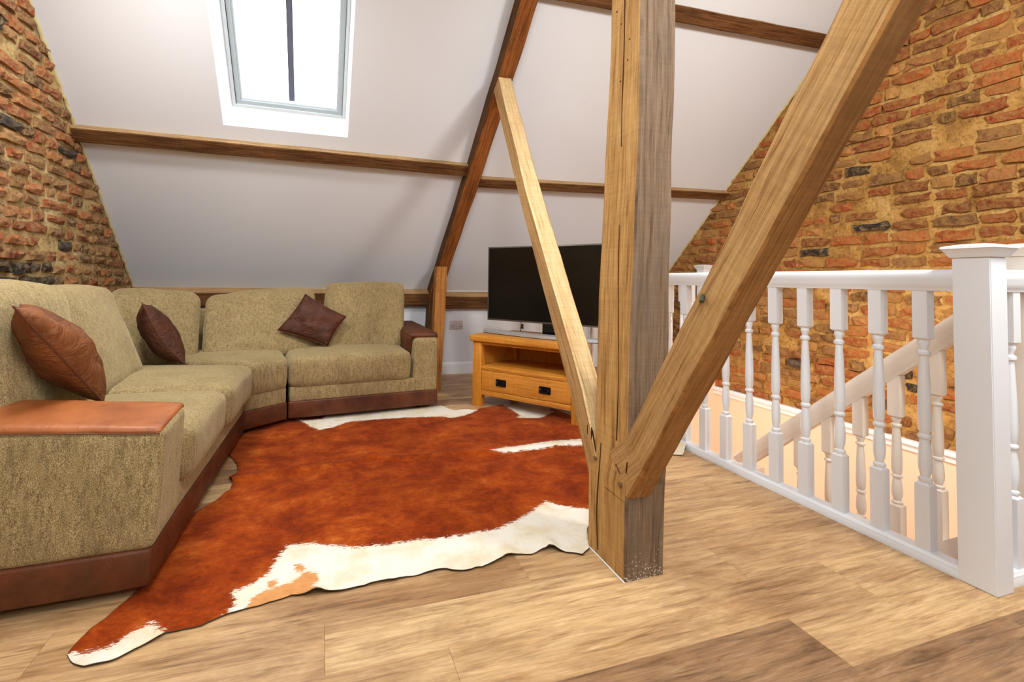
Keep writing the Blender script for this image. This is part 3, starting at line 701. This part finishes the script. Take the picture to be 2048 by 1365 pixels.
# ---------------------------------------------------------------- double socket
so = empty('wall_socket', (1.375, YK, .515)); tag(so, 'grey double electrical socket on the low white wall left of the television', 'socket')
mb = MB(); mb.box((-.076, -.011, -.045), (.076, 0, .045), .004); mb.build('plate', M_['socket'], so, True)
for sx in (-1, 1):
    mb = MB(); mb.box((sx*.016-.008, -.015, .012), (sx*.016+.008, -.010, .032), .001); mb.build('switch', M_['socket'], so)
    for dx, dz, a, b in ((0, .0, .003, .006), (-.011, -.018, .0055, .0025), (.011, -.018, .0055, .0025)):
        mb = MB(); cx = sx*.046+dx; mb.box((cx-a, -.0118, dz-b), (cx+a, -.0108, dz+b)); mb.build('pin_slot', M_['dark'], so)

# ---------------------------------------------------------------- corner sofa
sofa = empty('corner_sofa', (-.9, 3.4, 0)); tag(sofa, 'large olive chenille corner sofa with brown leather arms and plinth', 'sofa')
OFF = Vector((.9, -3.4, 0))
def sh(P): return [Vector(p)+OFF for p in P]
def quad_block(name, q, z0, z1, mat, r=.04, bulge=(0, 0, 0), n=(14, 14, 6), wr=.003, seed=0, zt=None, parent=sofa):
    """q: 4 plan points; zt optional per-corner top heights"""
    zt = zt or [z1]*4
    c8 = [(p[0], p[1], z0) for p in q]+[(p[0], p[1], t) for p, t in zip(q, zt)]
    return soft(name, sh(c8), mat, parent, r, bulge, n, wr, seed)
segs = {'left': [(-.495, 1.527), (-.452, 2.90), (-1.5, 3.05), (-1.5, 1.50)], 'corner': [(-.45, 2.907), (-.213, 3.068), (-.36, 4.1), (-1.5, 4.1), (-1.5, 3.055)], 'right': [(-.205, 3.073), (.872, 3.180), (.82, 4.12), (-.355, 4.1)]}
def inset(poly, d):
    c = Vector((sum(p[0] for p in poly)/len(poly), sum(p[1] for p in poly)/len(poly)))
    return [tuple(Vector(p)+(c-Vector(p)).normalized()*d) for p in poly]
for k, q in segs.items():
    pq = [(p[0]+.9, p[1]-3.4) for p in q]
    mb = MB(); mb.prism(pq, .035, .15, .010); mb.build('plinth', M_['leather'], sofa, True)
    mb = MB(); mb.prism(inset(pq, .012), .148, .245, .008); mb.build('seat_base', M_['fabric'], sofa, True)
    for p in inset(pq, .18):
        mb = MB(); mb.lathe([(.025, 0), (.025, .04)], (p[0], p[1], 0), 10); mb.build('foot', M_['black'], sofa)
# arms
arm = soft('armrest', sh([(-.490, 1.530, .147), (-.487, 1.755, .147), (-1.5, 1.755, .147), (-1.5, 1.500, .147), (-.468, 1.534, .512), (-.461, 1.738, .535), (-1.5, 1.72, .61), (-1.5, 1.506, .60)]), M_['fabric'], sofa, .022, (0, 0, 0), (14, 24, 10), .0025, 1)
cap_ = soft('arm_cap', sh([(-.476, 1.532, .500), (-.468, 1.745, .520), (-1.5, 1.745, .602), (-1.5, 1.506, .588), (-.482, 1.542, .520), (-.474, 1.740, .545), (-1.5, 1.735, .628), (-1.5, 1.516, .612)]), M_['leather_tan'], sofa, .012, (0, 0, .008), (14, 30, 6), .002, 2)
mb = MB(); mb.tube([Vector((-.480-t*.06, 1.529-.0015*t, .504+.0051*t))+OFF for t in range(0, 17)], .0022, 6); mb.build('stitching', M_['stitch'], sofa)
arm2 = soft('armrest', sh([(.672, 3.172, .147), (.872, 3.190, .147), (.835, 4.05, .147), (.64, 4.05, .147), (.682, 3.180, .545), (.878, 3.195, .548), (.835, 4.02, .56), (.64, 4.02, .56)]), M_['fabric'], sofa, .035, (0, 0, 0), (12, 20, 10), .0025, 3)
cap2 = soft('arm_cap', sh([(.640, 3.215, .535), (.884, 3.215, .535), (.845, 4.03, .545), (.60, 4.03, .545), (.655, 3.215, .585), (.880, 3.215, .582), (.842, 4.0, .60), (.62, 4.0, .60)]), M_['leather'], sofa, .024, (0, 0, .012), (14, 24, 6), .003, 4)
lin = soft('arm_lining', sh([(.640, 3.30, .25), (.676, 3.30, .25), (.66, 4.0, .25), (.61, 4.0, .25), (.640, 3.215, .555), (.680, 3.215, .555), (.66, 4.0, .57), (.605, 4.0, .57)]), M_['leather'], sofa, .015, (0, 0, 0), (5, 16, 10), .002, 5)
# seat cushions
def seat(q, seed, zt=.452):
    return quad_block('seat_cushion', q, .235, zt, M_['fabric'], .055, (0, 0, .022), (18, 18, 8), .005, seed)
seat([(-.445, 1.762), (-.440, 2.335), (-1.25, 2.345), (-1.25, 1.762)], 11, .445)
seat([(-.425, 2.335), (-.405, 2.895), (-1.25, 3.05), (-1.25, 2.345)], 12, .45)
seat([(-.425, 2.915), (-.215, 3.058), (-.35, 3.85), (-1.3, 3.35)], 13, .45)
seat([(-.205, 3.062), (.662, 3.148), (.635, 3.85), (-.33, 3.80)], 14, .452)
# back cushions
def back(bl, br, lean, th, seed, hl=1.0, hr=1.0, r=.085, bulge=.035):
    bl = Vector(bl); br = Vector(br); lean = Vector(lean); d = (br-bl).normalized(); nb = Vector((-d.y, d.x, 0)).normalized()*th
    tl = bl+lean*hl; tr = br+lean*hr
    c8 = [bl, br, br+nb, bl+nb, tl, tr, tr+nb*.75, tl+nb*.75]
    return soft('back_cushion', sh(c8), M_['fabric'], sofa, r, (.01, bulge, .02), (20, 10, 16), .008, seed, 7)
back((-.925, 1.62, .43), (-.915, 2.13, .43), (-.10, .0, .525), .30, 21, 1.0, 1.0, .06, .03)
back((-.935, 2.14, .43), (-.965, 2.85, .43), (-.19, .0, .50), .24, 22, 1.0, 1.0, .055, .025)
back((-1.27, 3.00, .42), (-.80, 3.26, .41), (-.05, .24, .47), .20, 23, 1.02, .97, .07, .02)
back((-.785, 3.265, .41), (-.015, 3.415, .42), (-.04, .25, .47), .20, 24, .93, 1.05, .07, .02)
back((.005, 3.425, .43), (.655, 3.455, .43), (.035, .21, .515), .20, 25, 1.0, 1.03, .045, .02)
# back frames
for q, h in (([(-1.30, 1.50), (-1.30, 3.1), (-1.52, 3.1), (-1.52, 1.50)], .76), ([(-1.35, 3.55), (-1.15, 3.80), (-1.30, 4.12), (-1.53, 3.95)], .74), ([(-1.15, 3.86), (.60, 3.9), (.60, 4.12), (-1.2, 4.12)], .72), ([(-1.30, 3.08), (-1.34, 3.56), (-1.53, 3.95), (-1.53, 3.08)], .75)):
    quad_block('back_frame', q, .24, h, M_['fabric'], .04, (0, 0, 0), (10, 10, 8), .002, 31)

# ---------------------------------------------------------------- throw pillows
def pillow(name, c, th, mat, label, seed, bend=0, group=None):
    """c: four corners round the seam"""
    c = [Vector(p) for p in c]; cen = sum(c, Vector())/4; nrm = (c[2]-c[0]).cross(c[3]-c[1]).normalized()
    root = empty(name, cen); tag(root, label, 'cushion')
    N = 22; v = []; f = []; rn = random.Random(seed)
    def P(a, b, s):
        p = (c[0]*(1-a)*(1-b)+c[1]*a*(1-b)+c[2]*a*b+c[3]*(1-a)*b)-cen
        u, w_ = 2*a-1, 2*b-1
        pin = 1-.09*(1-u*u)*abs(w_)**3-.0; p2 = p*1.0
        p2 = p*(1-.07*((1-u*u)*w_**4+(1-w_*w_)*u**4))
        t = th/2*((1-u**2)**.62*(1-w_**2)**.62)
        wn_ = noise.fractal(Vector((a*3.1+seed, b*3.1, s*2)), 1, 2, 4)*.017*((1-u**4)*(1-w_**4))
        fold = .005*math.sin(22*(a*.5+b)+4*noise.noise(Vector((a*2, b*3, seed))))*(1-u*u)*(1-w_*w_)
        return p2+nrm*(s*(t+wn_+fold)+bend*(u*u)*.5)
    for s in (1, -1):
        base = len(v)
        for i in range(N+1):
            for j in range(N+1): v.append(P(i/N, j/N, s))
        for i in range(N):
            for j in range(N):
                a = base+i*(N+1)+j; q = (a, a+1, a+N+2, a+N+1); f.append(q if s > 0 else q[::-1])
    me_obj('pillow_case', v, f, mat, root, smooth=True)
    bm = bmesh.new(); o = root.children[0]; bm.from_mesh(o.data); bmesh.ops.remove_doubles(bm, verts=bm.verts[:], dist=.0008); bmesh.ops.recalc_face_normals(bm, faces=bm.faces[:]); bm.to_mesh(o.data); bm.free()
    e = [(i/N, 0) for i in range(N)]+[(1, i/N) for i in range(N)]+[(1-i/N, 1) for i in range(N)]+[(0, 1-i/N) for i in range(N+1)]
    mb = MB(); mb.tube([P(a, b, 0) for a, b in e], .0028, 6); mb.build('seam_piping', M_['stitch'], root, True)
    return root
pillow('throw_pillow', [(-.888, 1.570, .900), (-.750, 1.830, .525), (-.895, 2.12, .525), (-1.033, 1.86, .900)], .165, M_['pillow'], 'tan suede pillow standing on edge behind the near sofa arm', 3)
pillow('throw_pillow', [(-1.025, 2.86, .81), (-.81, 2.92, .44), (-.92, 3.19, .46), (-1.13, 3.13, .81)], .17, M_['pillow_dark'], 'crumpled dark brown pillow slumped in the bend of the sofa', 8, .05)
pillow('throw_pillow', [(-.128, 3.50, .868), (.186, 3.42, .695), (.05, 3.36, .475), (-.318, 3.40, .60)], .10, M_['pillow_dark'], 'dark brown square pillow resting on one corner against the far sofa back', 5)

# ---------------------------------------------------------------- cowhide rug
OUT = [(-.622,1.357),(-.616,1.414),(-.565,1.512),(-.53,1.609),(-.54,1.70),(-.545,1.816),(-.503,2.013),(-.421,2.116),(-.392,2.178),(-.395,2.253),(-.424,2.323),(-.39,2.387),(-.433,2.519),(-.484,2.618),(-.50,2.78),(-.451,2.938),(-.397,3.13),(-.274,3.22),(-.135,3.22),(.002,3.238),(.218,3.272),(.524,3.303),(.74,3.235),(.80,3.245),(.92,3.239),(.972,3.109),(1.139,3.07),(1.32,3.14),(1.429,3.163),(1.5,3.08),(1.66,3.03),(1.76,2.9),(1.80,2.72),(1.90,2.55),(2.06,2.40),(2.095,2.25),(2.098,2.12),(2.085,2.045),(2.02,2.00),(1.92,2.03),(1.75,1.97),(1.5,1.86),(1.3,1.72),(1.15,1.60),(1.04,1.50),(1.01,1.45),(.975,1.39),(.93,1.372),(.881,1.395),(.836,1.425),(.795,1.425),(.755,1.42),(.69,1.43),(.629,1.418),(.56,1.398),(.489,1.396),(.43,1.42),(.373,1.422),(.268,1.412),(.17,1.418),(.105,1.405),(.013,1.413),(-.077,1.426),(-.189,1.403),(-.249,1.396),(-.315,1.37),(-.395,1.365),(-.448,1.33),(-.51,1.3),(-.56,1.30),(-.60,1.325)]
W = [[(-.104,1.688),(-.025,1.683),(.118,1.616),(.226,1.603),(.358,1.6),(.493,1.588),(.705,1.595),(.843,1.651),(.991,1.738),(1.03,1.685),(1.107,1.64),(1.3,1.55),(.913,1.299),(.591,1.332),(.099,1.308),(-.228,1.287),(-.253,1.381),(-.235,1.431),(-.255,1.479),(-.243,1.491),(-.198,1.509),(-.15,1.554),(-.133,1.623)],
 [(-.66,1.366),(-.582,1.345),(-.529,1.348),(-.502,1.379),(-.466,1.398),(-.452,1.415),(-.402,1.37),(-.37,1.325),(-.494,1.265),(-.66,1.27)],
 [(-.184,3.215),(-.113,3.12),(-.064,3.118),(.02,3.119),(.06,3.24),(.218,3.36),(.411,3.36),(.836,3.442),(1.217,3.282),(1.154,3.055),(1.023,2.964),(.917,2.932),(.839,2.984),(.552,3.018),(.203,3.024),(.094,2.938),(.004,2.902),(-.06,2.975),(-.088,3.041)],
 [(1.40,3.2),(1.508,3.244),(1.60,3.10),(1.731,3.05),(1.703,2.885),(1.535,2.787),(1.366,2.825),(1.423,2.882)],
 [(.947,2.311),(1.065,2.35),(1.195,2.349),(1.376,2.37),(1.578,2.355),(1.848,2.42),(1.833,2.252),(1.557,2.262),(1.357,2.279),(1.186,2.268),(1.043,2.266)],
 [(1.80,2.45),(2.2,2.5),(2.2,1.9),(1.7,1.9),(1.55,2.0)]]
TAN = [[(-.203,1.403),(-.188,1.444),(-.162,1.463),(-.132,1.464),(-.119,1.474),(-.081,1.478),(-.059,1.501),(-.033,1.524),(-.001,1.51),(.008,1.472),(-.011,1.453),(.004,1.416),(-.031,1.34),(-.177,1.325)],
 [(-.152,1.506),(-.130,1.512),(-.115,1.487),(-.133,1.469),(-.149,1.482)], [(-.074,1.568),(-.045,1.565),(-.034,1.539),(-.046,1.522),(-.069,1.535)]]
def sdist(px, py, poly):
    P = np.array(poly); Q = np.roll(P, -1, 0); best = np.full(px.shape, 1e9); ins = np.zeros(px.shape, bool); bx = px.copy(); by = py.copy()
    for (ax, ay), (bx_, by_) in zip(P, Q):
        ex, ey = bx_-ax, by_-ay; t = np.clip(((px-ax)*ex+(py-ay)*ey)/(ex*ex+ey*ey+1e-12), 0, 1)
        qx, qy = ax+t*ex, ay+t*ey; d = np.hypot(px-qx, py-qy); m = d < best; best = np.where(m, d, best); bx = np.where(m, qx, bx); by = np.where(m, qy, by)
        c = ((ay > py) != (by_ > py)) & (px < (bx_-ax)*(py-ay)/(by_-ay+1e-12)+ax); ins ^= c
    return np.where(ins, best, -best), bx, by
def roughen(poly, amp, step, seed):
    out = []
    for i, p in enumerate(poly):
        q = poly[(i+1) % len(poly)]; L = math.hypot(q[0]-p[0], q[1]-p[1]); n = max(1, int(L/step))
        for k in range(n):
            t = k/n; x = p[0]+(q[0]-p[0])*t; y = p[1]+(q[1]-p[1])*t
            nv = noise.noise_vector(Vector((x*23, y*23, seed))); out.append((x+nv.x*amp, y+nv.y*amp))
    return out
g_ = .0125; gx = np.arange(-.66, 2.14, g_); gy = np.arange(1.24, 3.36, g_); GX, GY = np.meshgrid(gx, gy, indexing='ij')
OUTR = roughen(OUT, .007, .02, 1)
sd, bx, by = sdist(GX, GY, OUTR)
near = (sd < 0) & (sd > -g_*.75); PX = np.where(near, bx, GX); PY = np.where(near, by, GY); keep = (sd >= 0) | near
wmap = np.max([sdist(PX, PY, roughen(p, .006, .015, i))[0] for i, p in enumerate(W)], axis=0); tmap = np.max([sdist(PX, PY, p)[0] for p in TAN], axis=0)
RG = [(-.423,2.286),(-.187,2.308),(.007,2.336),(.162,2.341),(.287,2.395),(.432,2.34),(.664,2.352),(.95,2.303),(1.545,2.305),(2.0,2.2)]
idx = -np.ones(GX.shape, int); vs = []; wv = []; tv = []
for i in range(GX.shape[0]):
    for j in range(GX.shape[1]):
        if not keep[i, j]: continue
        x, y = PX[i, j], PY[i, j]; e = max(0, sd[i, j])
        yr = float(np.interp(x, [p[0] for p in RG], [p[1] for p in RG])); dr = y-yr
        amp = .019*(.6+.9*noise.noise(Vector((x*4, 0, 2))))
        z = .0055+max(0, amp)*math.exp(-(dr/.028)**2)+.010*max(0, noise.noise(Vector((x*7, yr*2, 5))))*math.exp(-(dr/.05)**2)
        z += .022*math.exp(-((x-.287)/.035)**2-((y-2.40)/.035)**2)+.004*abs(noise.noise(Vector((x*3.2, y*4.1, 1))))
        edge = math.exp(-(e/.035)**2); z += edge*.012*max(0, noise.noise(Vector((x*9, y*9, 7)))-.02)
        z += .014*math.exp(-((x-.84)/.03)**2-((y-1.445)/.05)**2)+.010*math.exp(-((x-.67)/.03)**2-((y-1.44)/.05)**2)+.014*math.exp(-((x-.0)/.025)**2-((y-1.41)/.03)**2)
        if x > 2.0: z += .05*max(0, (x-2.0)/.1)**1.6
        idx[i, j] = len(vs); vs.append((x, y, z)); wv.append(wmap[i, j]); tv.append(tmap[i, j])
fs = []
for i in range(GX.shape[0]-1):
    for j in range(GX.shape[1]-1):
        q = [idx[i, j], idx[i+1, j], idx[i+1, j+1], idx[i, j+1]]; q = [int(k) for k in q if k >= 0]
        if len(q) >= 3: fs.append(q)
a = NT('cowhide_hair', .8, .08)
wa = a.n('ShaderNodeAttribute', attribute_name='wpatch').outputs['Fac']; ta = a.n('ShaderNodeAttribute', attribute_name='tpatch').outputs['Fac']
hn = a.noise(a.coord(scale=(1.6, 6, 1)), 24, 6, .8)
def thr(src, amp=.055):
    m = a.n('ShaderNodeMath', operation='MULTIPLY_ADD'); a.l(hn, m.inputs[0]); m.inputs[1].default_value = amp*2; m.inputs[2].default_value = -amp
    s = a.n('ShaderNodeMath', operation='ADD'); a.l(src, s.inputs[0]); a.l(m.outputs[0], s.inputs[1])
    k = a.n('ShaderNodeMapRange'); a.l(s.outputs[0], k.inputs[0]); k.inputs[1].default_value = -.0025; k.inputs[2].default_value = .0025; return k.outputs[0]
b1 = a.noise(a.coord(scale=(1, 1.3, 1)), 3.6, 10, .8, .25)
brown = a.ramp(b1, [(.32, s2l((98, 30, 2))), (.46, s2l((134, 48, 4))), (.57, s2l((160, 68, 12))), (.69, s2l((196, 106, 40)))])
b2 = a.noise(a.coord(scale=(1.2, 2.6, 1)), 26, 6, .78, .2)
brown = a.mix(.6, brown, a.ramp(b2, [(.3, lv(.55)), (.62, lv(1.15))]), 'MULTIPLY')
wn1 = a.noise(a.coord(), 6, 5, .6)
white = a.ramp(wn1, [(.35, s2l((214, 198, 164))), (.55, s2l((228, 220, 206)))])
tan = a.ramp(b2, [(.3, s2l((190, 126, 74))), (.65, s2l((214, 152, 96)))])
c = a.mix(thr(wa), brown, white); tt = a.mix(thr(ta, .032), lv(0), lv(1)); c = a.mix(tt, c, tan); a.col(c)
fine = a.noise(a.coord(scale=(1, 3, 1)), 160, 2, .6); hh = a.n('ShaderNodeMath', operation='ADD'); a.l(fine, hh.inputs[0]); a.l(b2, hh.inputs[1]); a.bump(hh.outputs[0], .35, .004)
a.b.inputs['Sheen Weight'].default_value = .03
under = plain('hide_suede_underside', (92, 74, 56), .9, .1)
rug = me_obj('cowhide_rug', vs, fs, a.m, smooth=True)
for nm, arr in (('wpatch', wv), ('tpatch', tv)):
    at = rug.data.attributes.new(nm, 'FLOAT', 'POINT'); at.data.foreach_set('value', np.array(arr, dtype=np.float32))
rug.data.materials.append(under)
md = rug.modifiers.new('thick', 'SOLIDIFY'); md.thickness = .003; md.offset = -1; md.material_offset = 1; md.material_offset_rim = 1
bm = bmesh.new(); bm.from_mesh(rug.data); bmesh.ops.recalc_face_normals(bm, faces=bm.faces[:])
if sum(f.normal.z for f in bm.faces) < 0: bmesh.ops.reverse_faces(bm, faces=bm.faces[:])
bm.to_mesh(rug.data); bm.free()
tag(rug, 'chestnut brown and white cowhide spread over the floor between sofa and post', 'rug')

# ---------------------------------------------------------------- corner television cabinet
cab = empty('television_cabinet', (1.166, 3.209, 0), math.atan2(-.76, .65)); tag(cab, 'orange pine corner television cabinet with an open shelf and one drawer', 'cabinet')
# local frame: +x along the front (towards the camera right), +y to the back
def cb(name, a, b, bev=.002, mat='pine', parent=cab, ax='z', seed=0):
    mb = MB(); mb.box(a, b, bev); o = mb.build(name, M_[mat], parent, True)
    gr = []
    for v in o.data.vertices:
        x, y, z = v.co; gr.append({'z': (x, y, z), 'x': (y+3, z, x), 'y': (x, z+5, y)}[ax])
    at = o.data.attributes.new('gr', 'FLOAT_VECTOR', 'POINT'); at.data.foreach_set('vector', (np.array(gr, dtype=np.float32)+seed*1.3).ravel()); return o
W_ = .865
cb('leg', (.0, .0, 0), (.078, .06, .512), seed=1); cb('leg', (W_-.078, 0, 0), (W_, .06, .512), seed=2)
cb('leg', (.14, .40, 0), (.20, .46, .512), seed=3); cb('leg', (W_-.20, .40, 0), (W_-.14, .46, .512), seed=4)
mb = MB(); mb.prism([(-.022, -.022), (W_+.022, -.022), (W_+.022, .10), (W_-.13, .49), (.13, .49), (-.022, .10)], .512, .562, .010); o = mb.build('top', M_['pine'], cab, True)
at = o.data.attributes.new('gr', 'FLOAT_VECTOR', 'POINT'); at.data.foreach_set('vector', np.array([(v.co.y, v.co.z, v.co.x) for v in o.data.vertices], dtype=np.float32).ravel())
cb('top_rail', (.078, .008, .490), (W_-.078, .03, .512), ax='x', seed=5)
cb('shelf', (.06, .004, .300), (W_-.06, .44, .322), ax='x', seed=6)
cb('shelf_lip', (.078, .006, .292), (W_-.078, .03, .300), ax='x', seed=7)
cb('bottom_rail', (.078, .006, .095), (W_-.078, .03, .134), ax='x', seed=8)
dr = cb('drawer', (.081, .004, .137), (W_-.081, .024, .289), ax='x', seed=9)
cb('drawer_box', (.09, .026, .14), (W_-.09, .40, .28), ax='x', seed=10)
mb = MB(); mb.box((.079, .014, .134), (W_-.079, .0265, .292)); mb.build('drawer_gap', M_['dark'], cab)
cb('back_panel', (.14, .455, .10), (W_-.14, .47, .512), seed=11)
for sx in (0, 1):
    x0, x1 = (.02, .16) if not sx else (W_-.02, W_-.16)
    mb = MB(); mb.prism(sorted([(x0, .06), (x1, .46)])+[(x1+(.016 if not sx else -.016), .45), (x0+(.016 if not sx else -.016), .06)] if False else [(x0, .06), (x0+(.016 if not sx else -.016), .06), (x1+(.016 if not sx else -.016), .45), (x1, .45)], .10, .512)
    o = mb.build('side_panel', M_['pine'], cab)
    at = o.data.attributes.new('gr', 'FLOAT_VECTOR', 'POINT'); at.data.foreach_set('vector', np.array([tuple(v.co) for v in o.data.vertices], dtype=np.float32).ravel())
mb = MB(); mb.box((.375, .448, .322), (.39, .456, .512)); o = mb.build('back_batten', M_['pine'], cab)
at = o.data.attributes.new('gr', 'FLOAT_VECTOR', 'POINT'); at.data.foreach_set('vector', np.zeros(len(o.data.vertices)*3, dtype=np.float32))
for hx in (.248, W_-.248-.02):
    mb = MB(); mb.box((hx-.042, -.001, .184), (hx+.042, .005, .236), .001); h = mb.build('handle_plate', M_['iron'], dr)
    mb = MB(); mb.tube([(hx-.028, -.004, .224), (hx-.030, -.016, .208), (hx-.015, -.018, .196), (hx+.015, -.018, .196), (hx+.030, -.016, .208), (hx+.028, -.004, .224)], .0035, 8); mb.build('drop_handle', M_['iron'], dr, True)

# ---------------------------------------------------------------- television
tvx = Vector((.65, -.76, 0)); tvy = Vector((.76, .65, 0)); base = Vector((1.166, 3.209, 0))
tv = empty('television', base+tvx*.56+tvy*.2+Vector((0, 0, .562)), math.atan2(-.76, .65)); tag(tv, 'large black flat television with a grey edge standing on the pine cabinet', 'television')
hw = .535; zb, zt2 = .105, .712
mb = MB(); mb.box((-hw, -.006, zb), (hw, .03, zt2), .003); mb.build('bezel', M_['bezel'], tv, True)
mb = MB(); mb.box((-hw+.012, -.0085, zb+.014), (hw-.012, -.004, zt2-.011)); mb.build('screen', M_['screen'], tv)
mb = MB(); mb.box((-hw*.6, .03, zb+.05), (hw*.6, .07, zt2-.15), .008); mb.build('rear_housing', M_['black'], tv, True)
mb = MB(); mb.box((-.06, -.002, .012), (.07, .034, zb+.04), .003); mb.build('neck', M_['black'], tv, True)
def arc(r_, x): return -r_*(1-(x/.56)**2)
mb = MB(); xs_ = np.linspace(-.56, .56, 29); f = []; v = []
for x in xs_:
    yc = -.085+.085*(x/.56)**2; 
    for dy, z in ((-.030, .005), (-.026, .026), (.0, .034), (.028, .032), (.03, .005)): v.append((x, yc+dy, z))
for i in range(28):
    for k in range(5): f.append((i*5+k, i*5+(k+1) % 5, (i+1)*5+(k+1) % 5, (i+1)*5+k))
f += [(0, 1, 2, 3, 4), (144, 143, 142, 141, 140)]; mb.add(v, f); mb.build('curved_foot', M_['silver'], tv, True)
mb = MB(); v = [(x, y, z) for x, y, z in v]; v = []
for x in xs_:
    yc = -.085+.085*(x/.56)**2
    for dy, z in ((-.024, .0), (-.024, .005), (.024, .005), (.024, .0)): v.append((x, yc+dy, z))
f = [(i*4+k, i*4+(k+1) % 4, (i+1)*4+(k+1) % 4, (i+1)*4+k) for i in range(28) for k in range(4)]+[(0, 1, 2, 3), (115, 114, 113, 112)]; mb.add(v, f); mb.build('foot_pad', M_['black'], tv)
mb = MB(); mb.tube([(-.245, .02, zb+.005), (-.243, .018, .08), (-.248, .016, .045), (-.246, .02, .022)], .003, 8); mb.box((-.243, .014, .05), (-.222, .019, .088), .002); mb.build('cable', M_['rafter_side'] if False else M_['mark'], tv, True)
for o in bpy.data.objects:
    if o.type == 'MESH' and o.parent is None and 'kind' not in o and 'category' not in o: print('untagged', o.name)
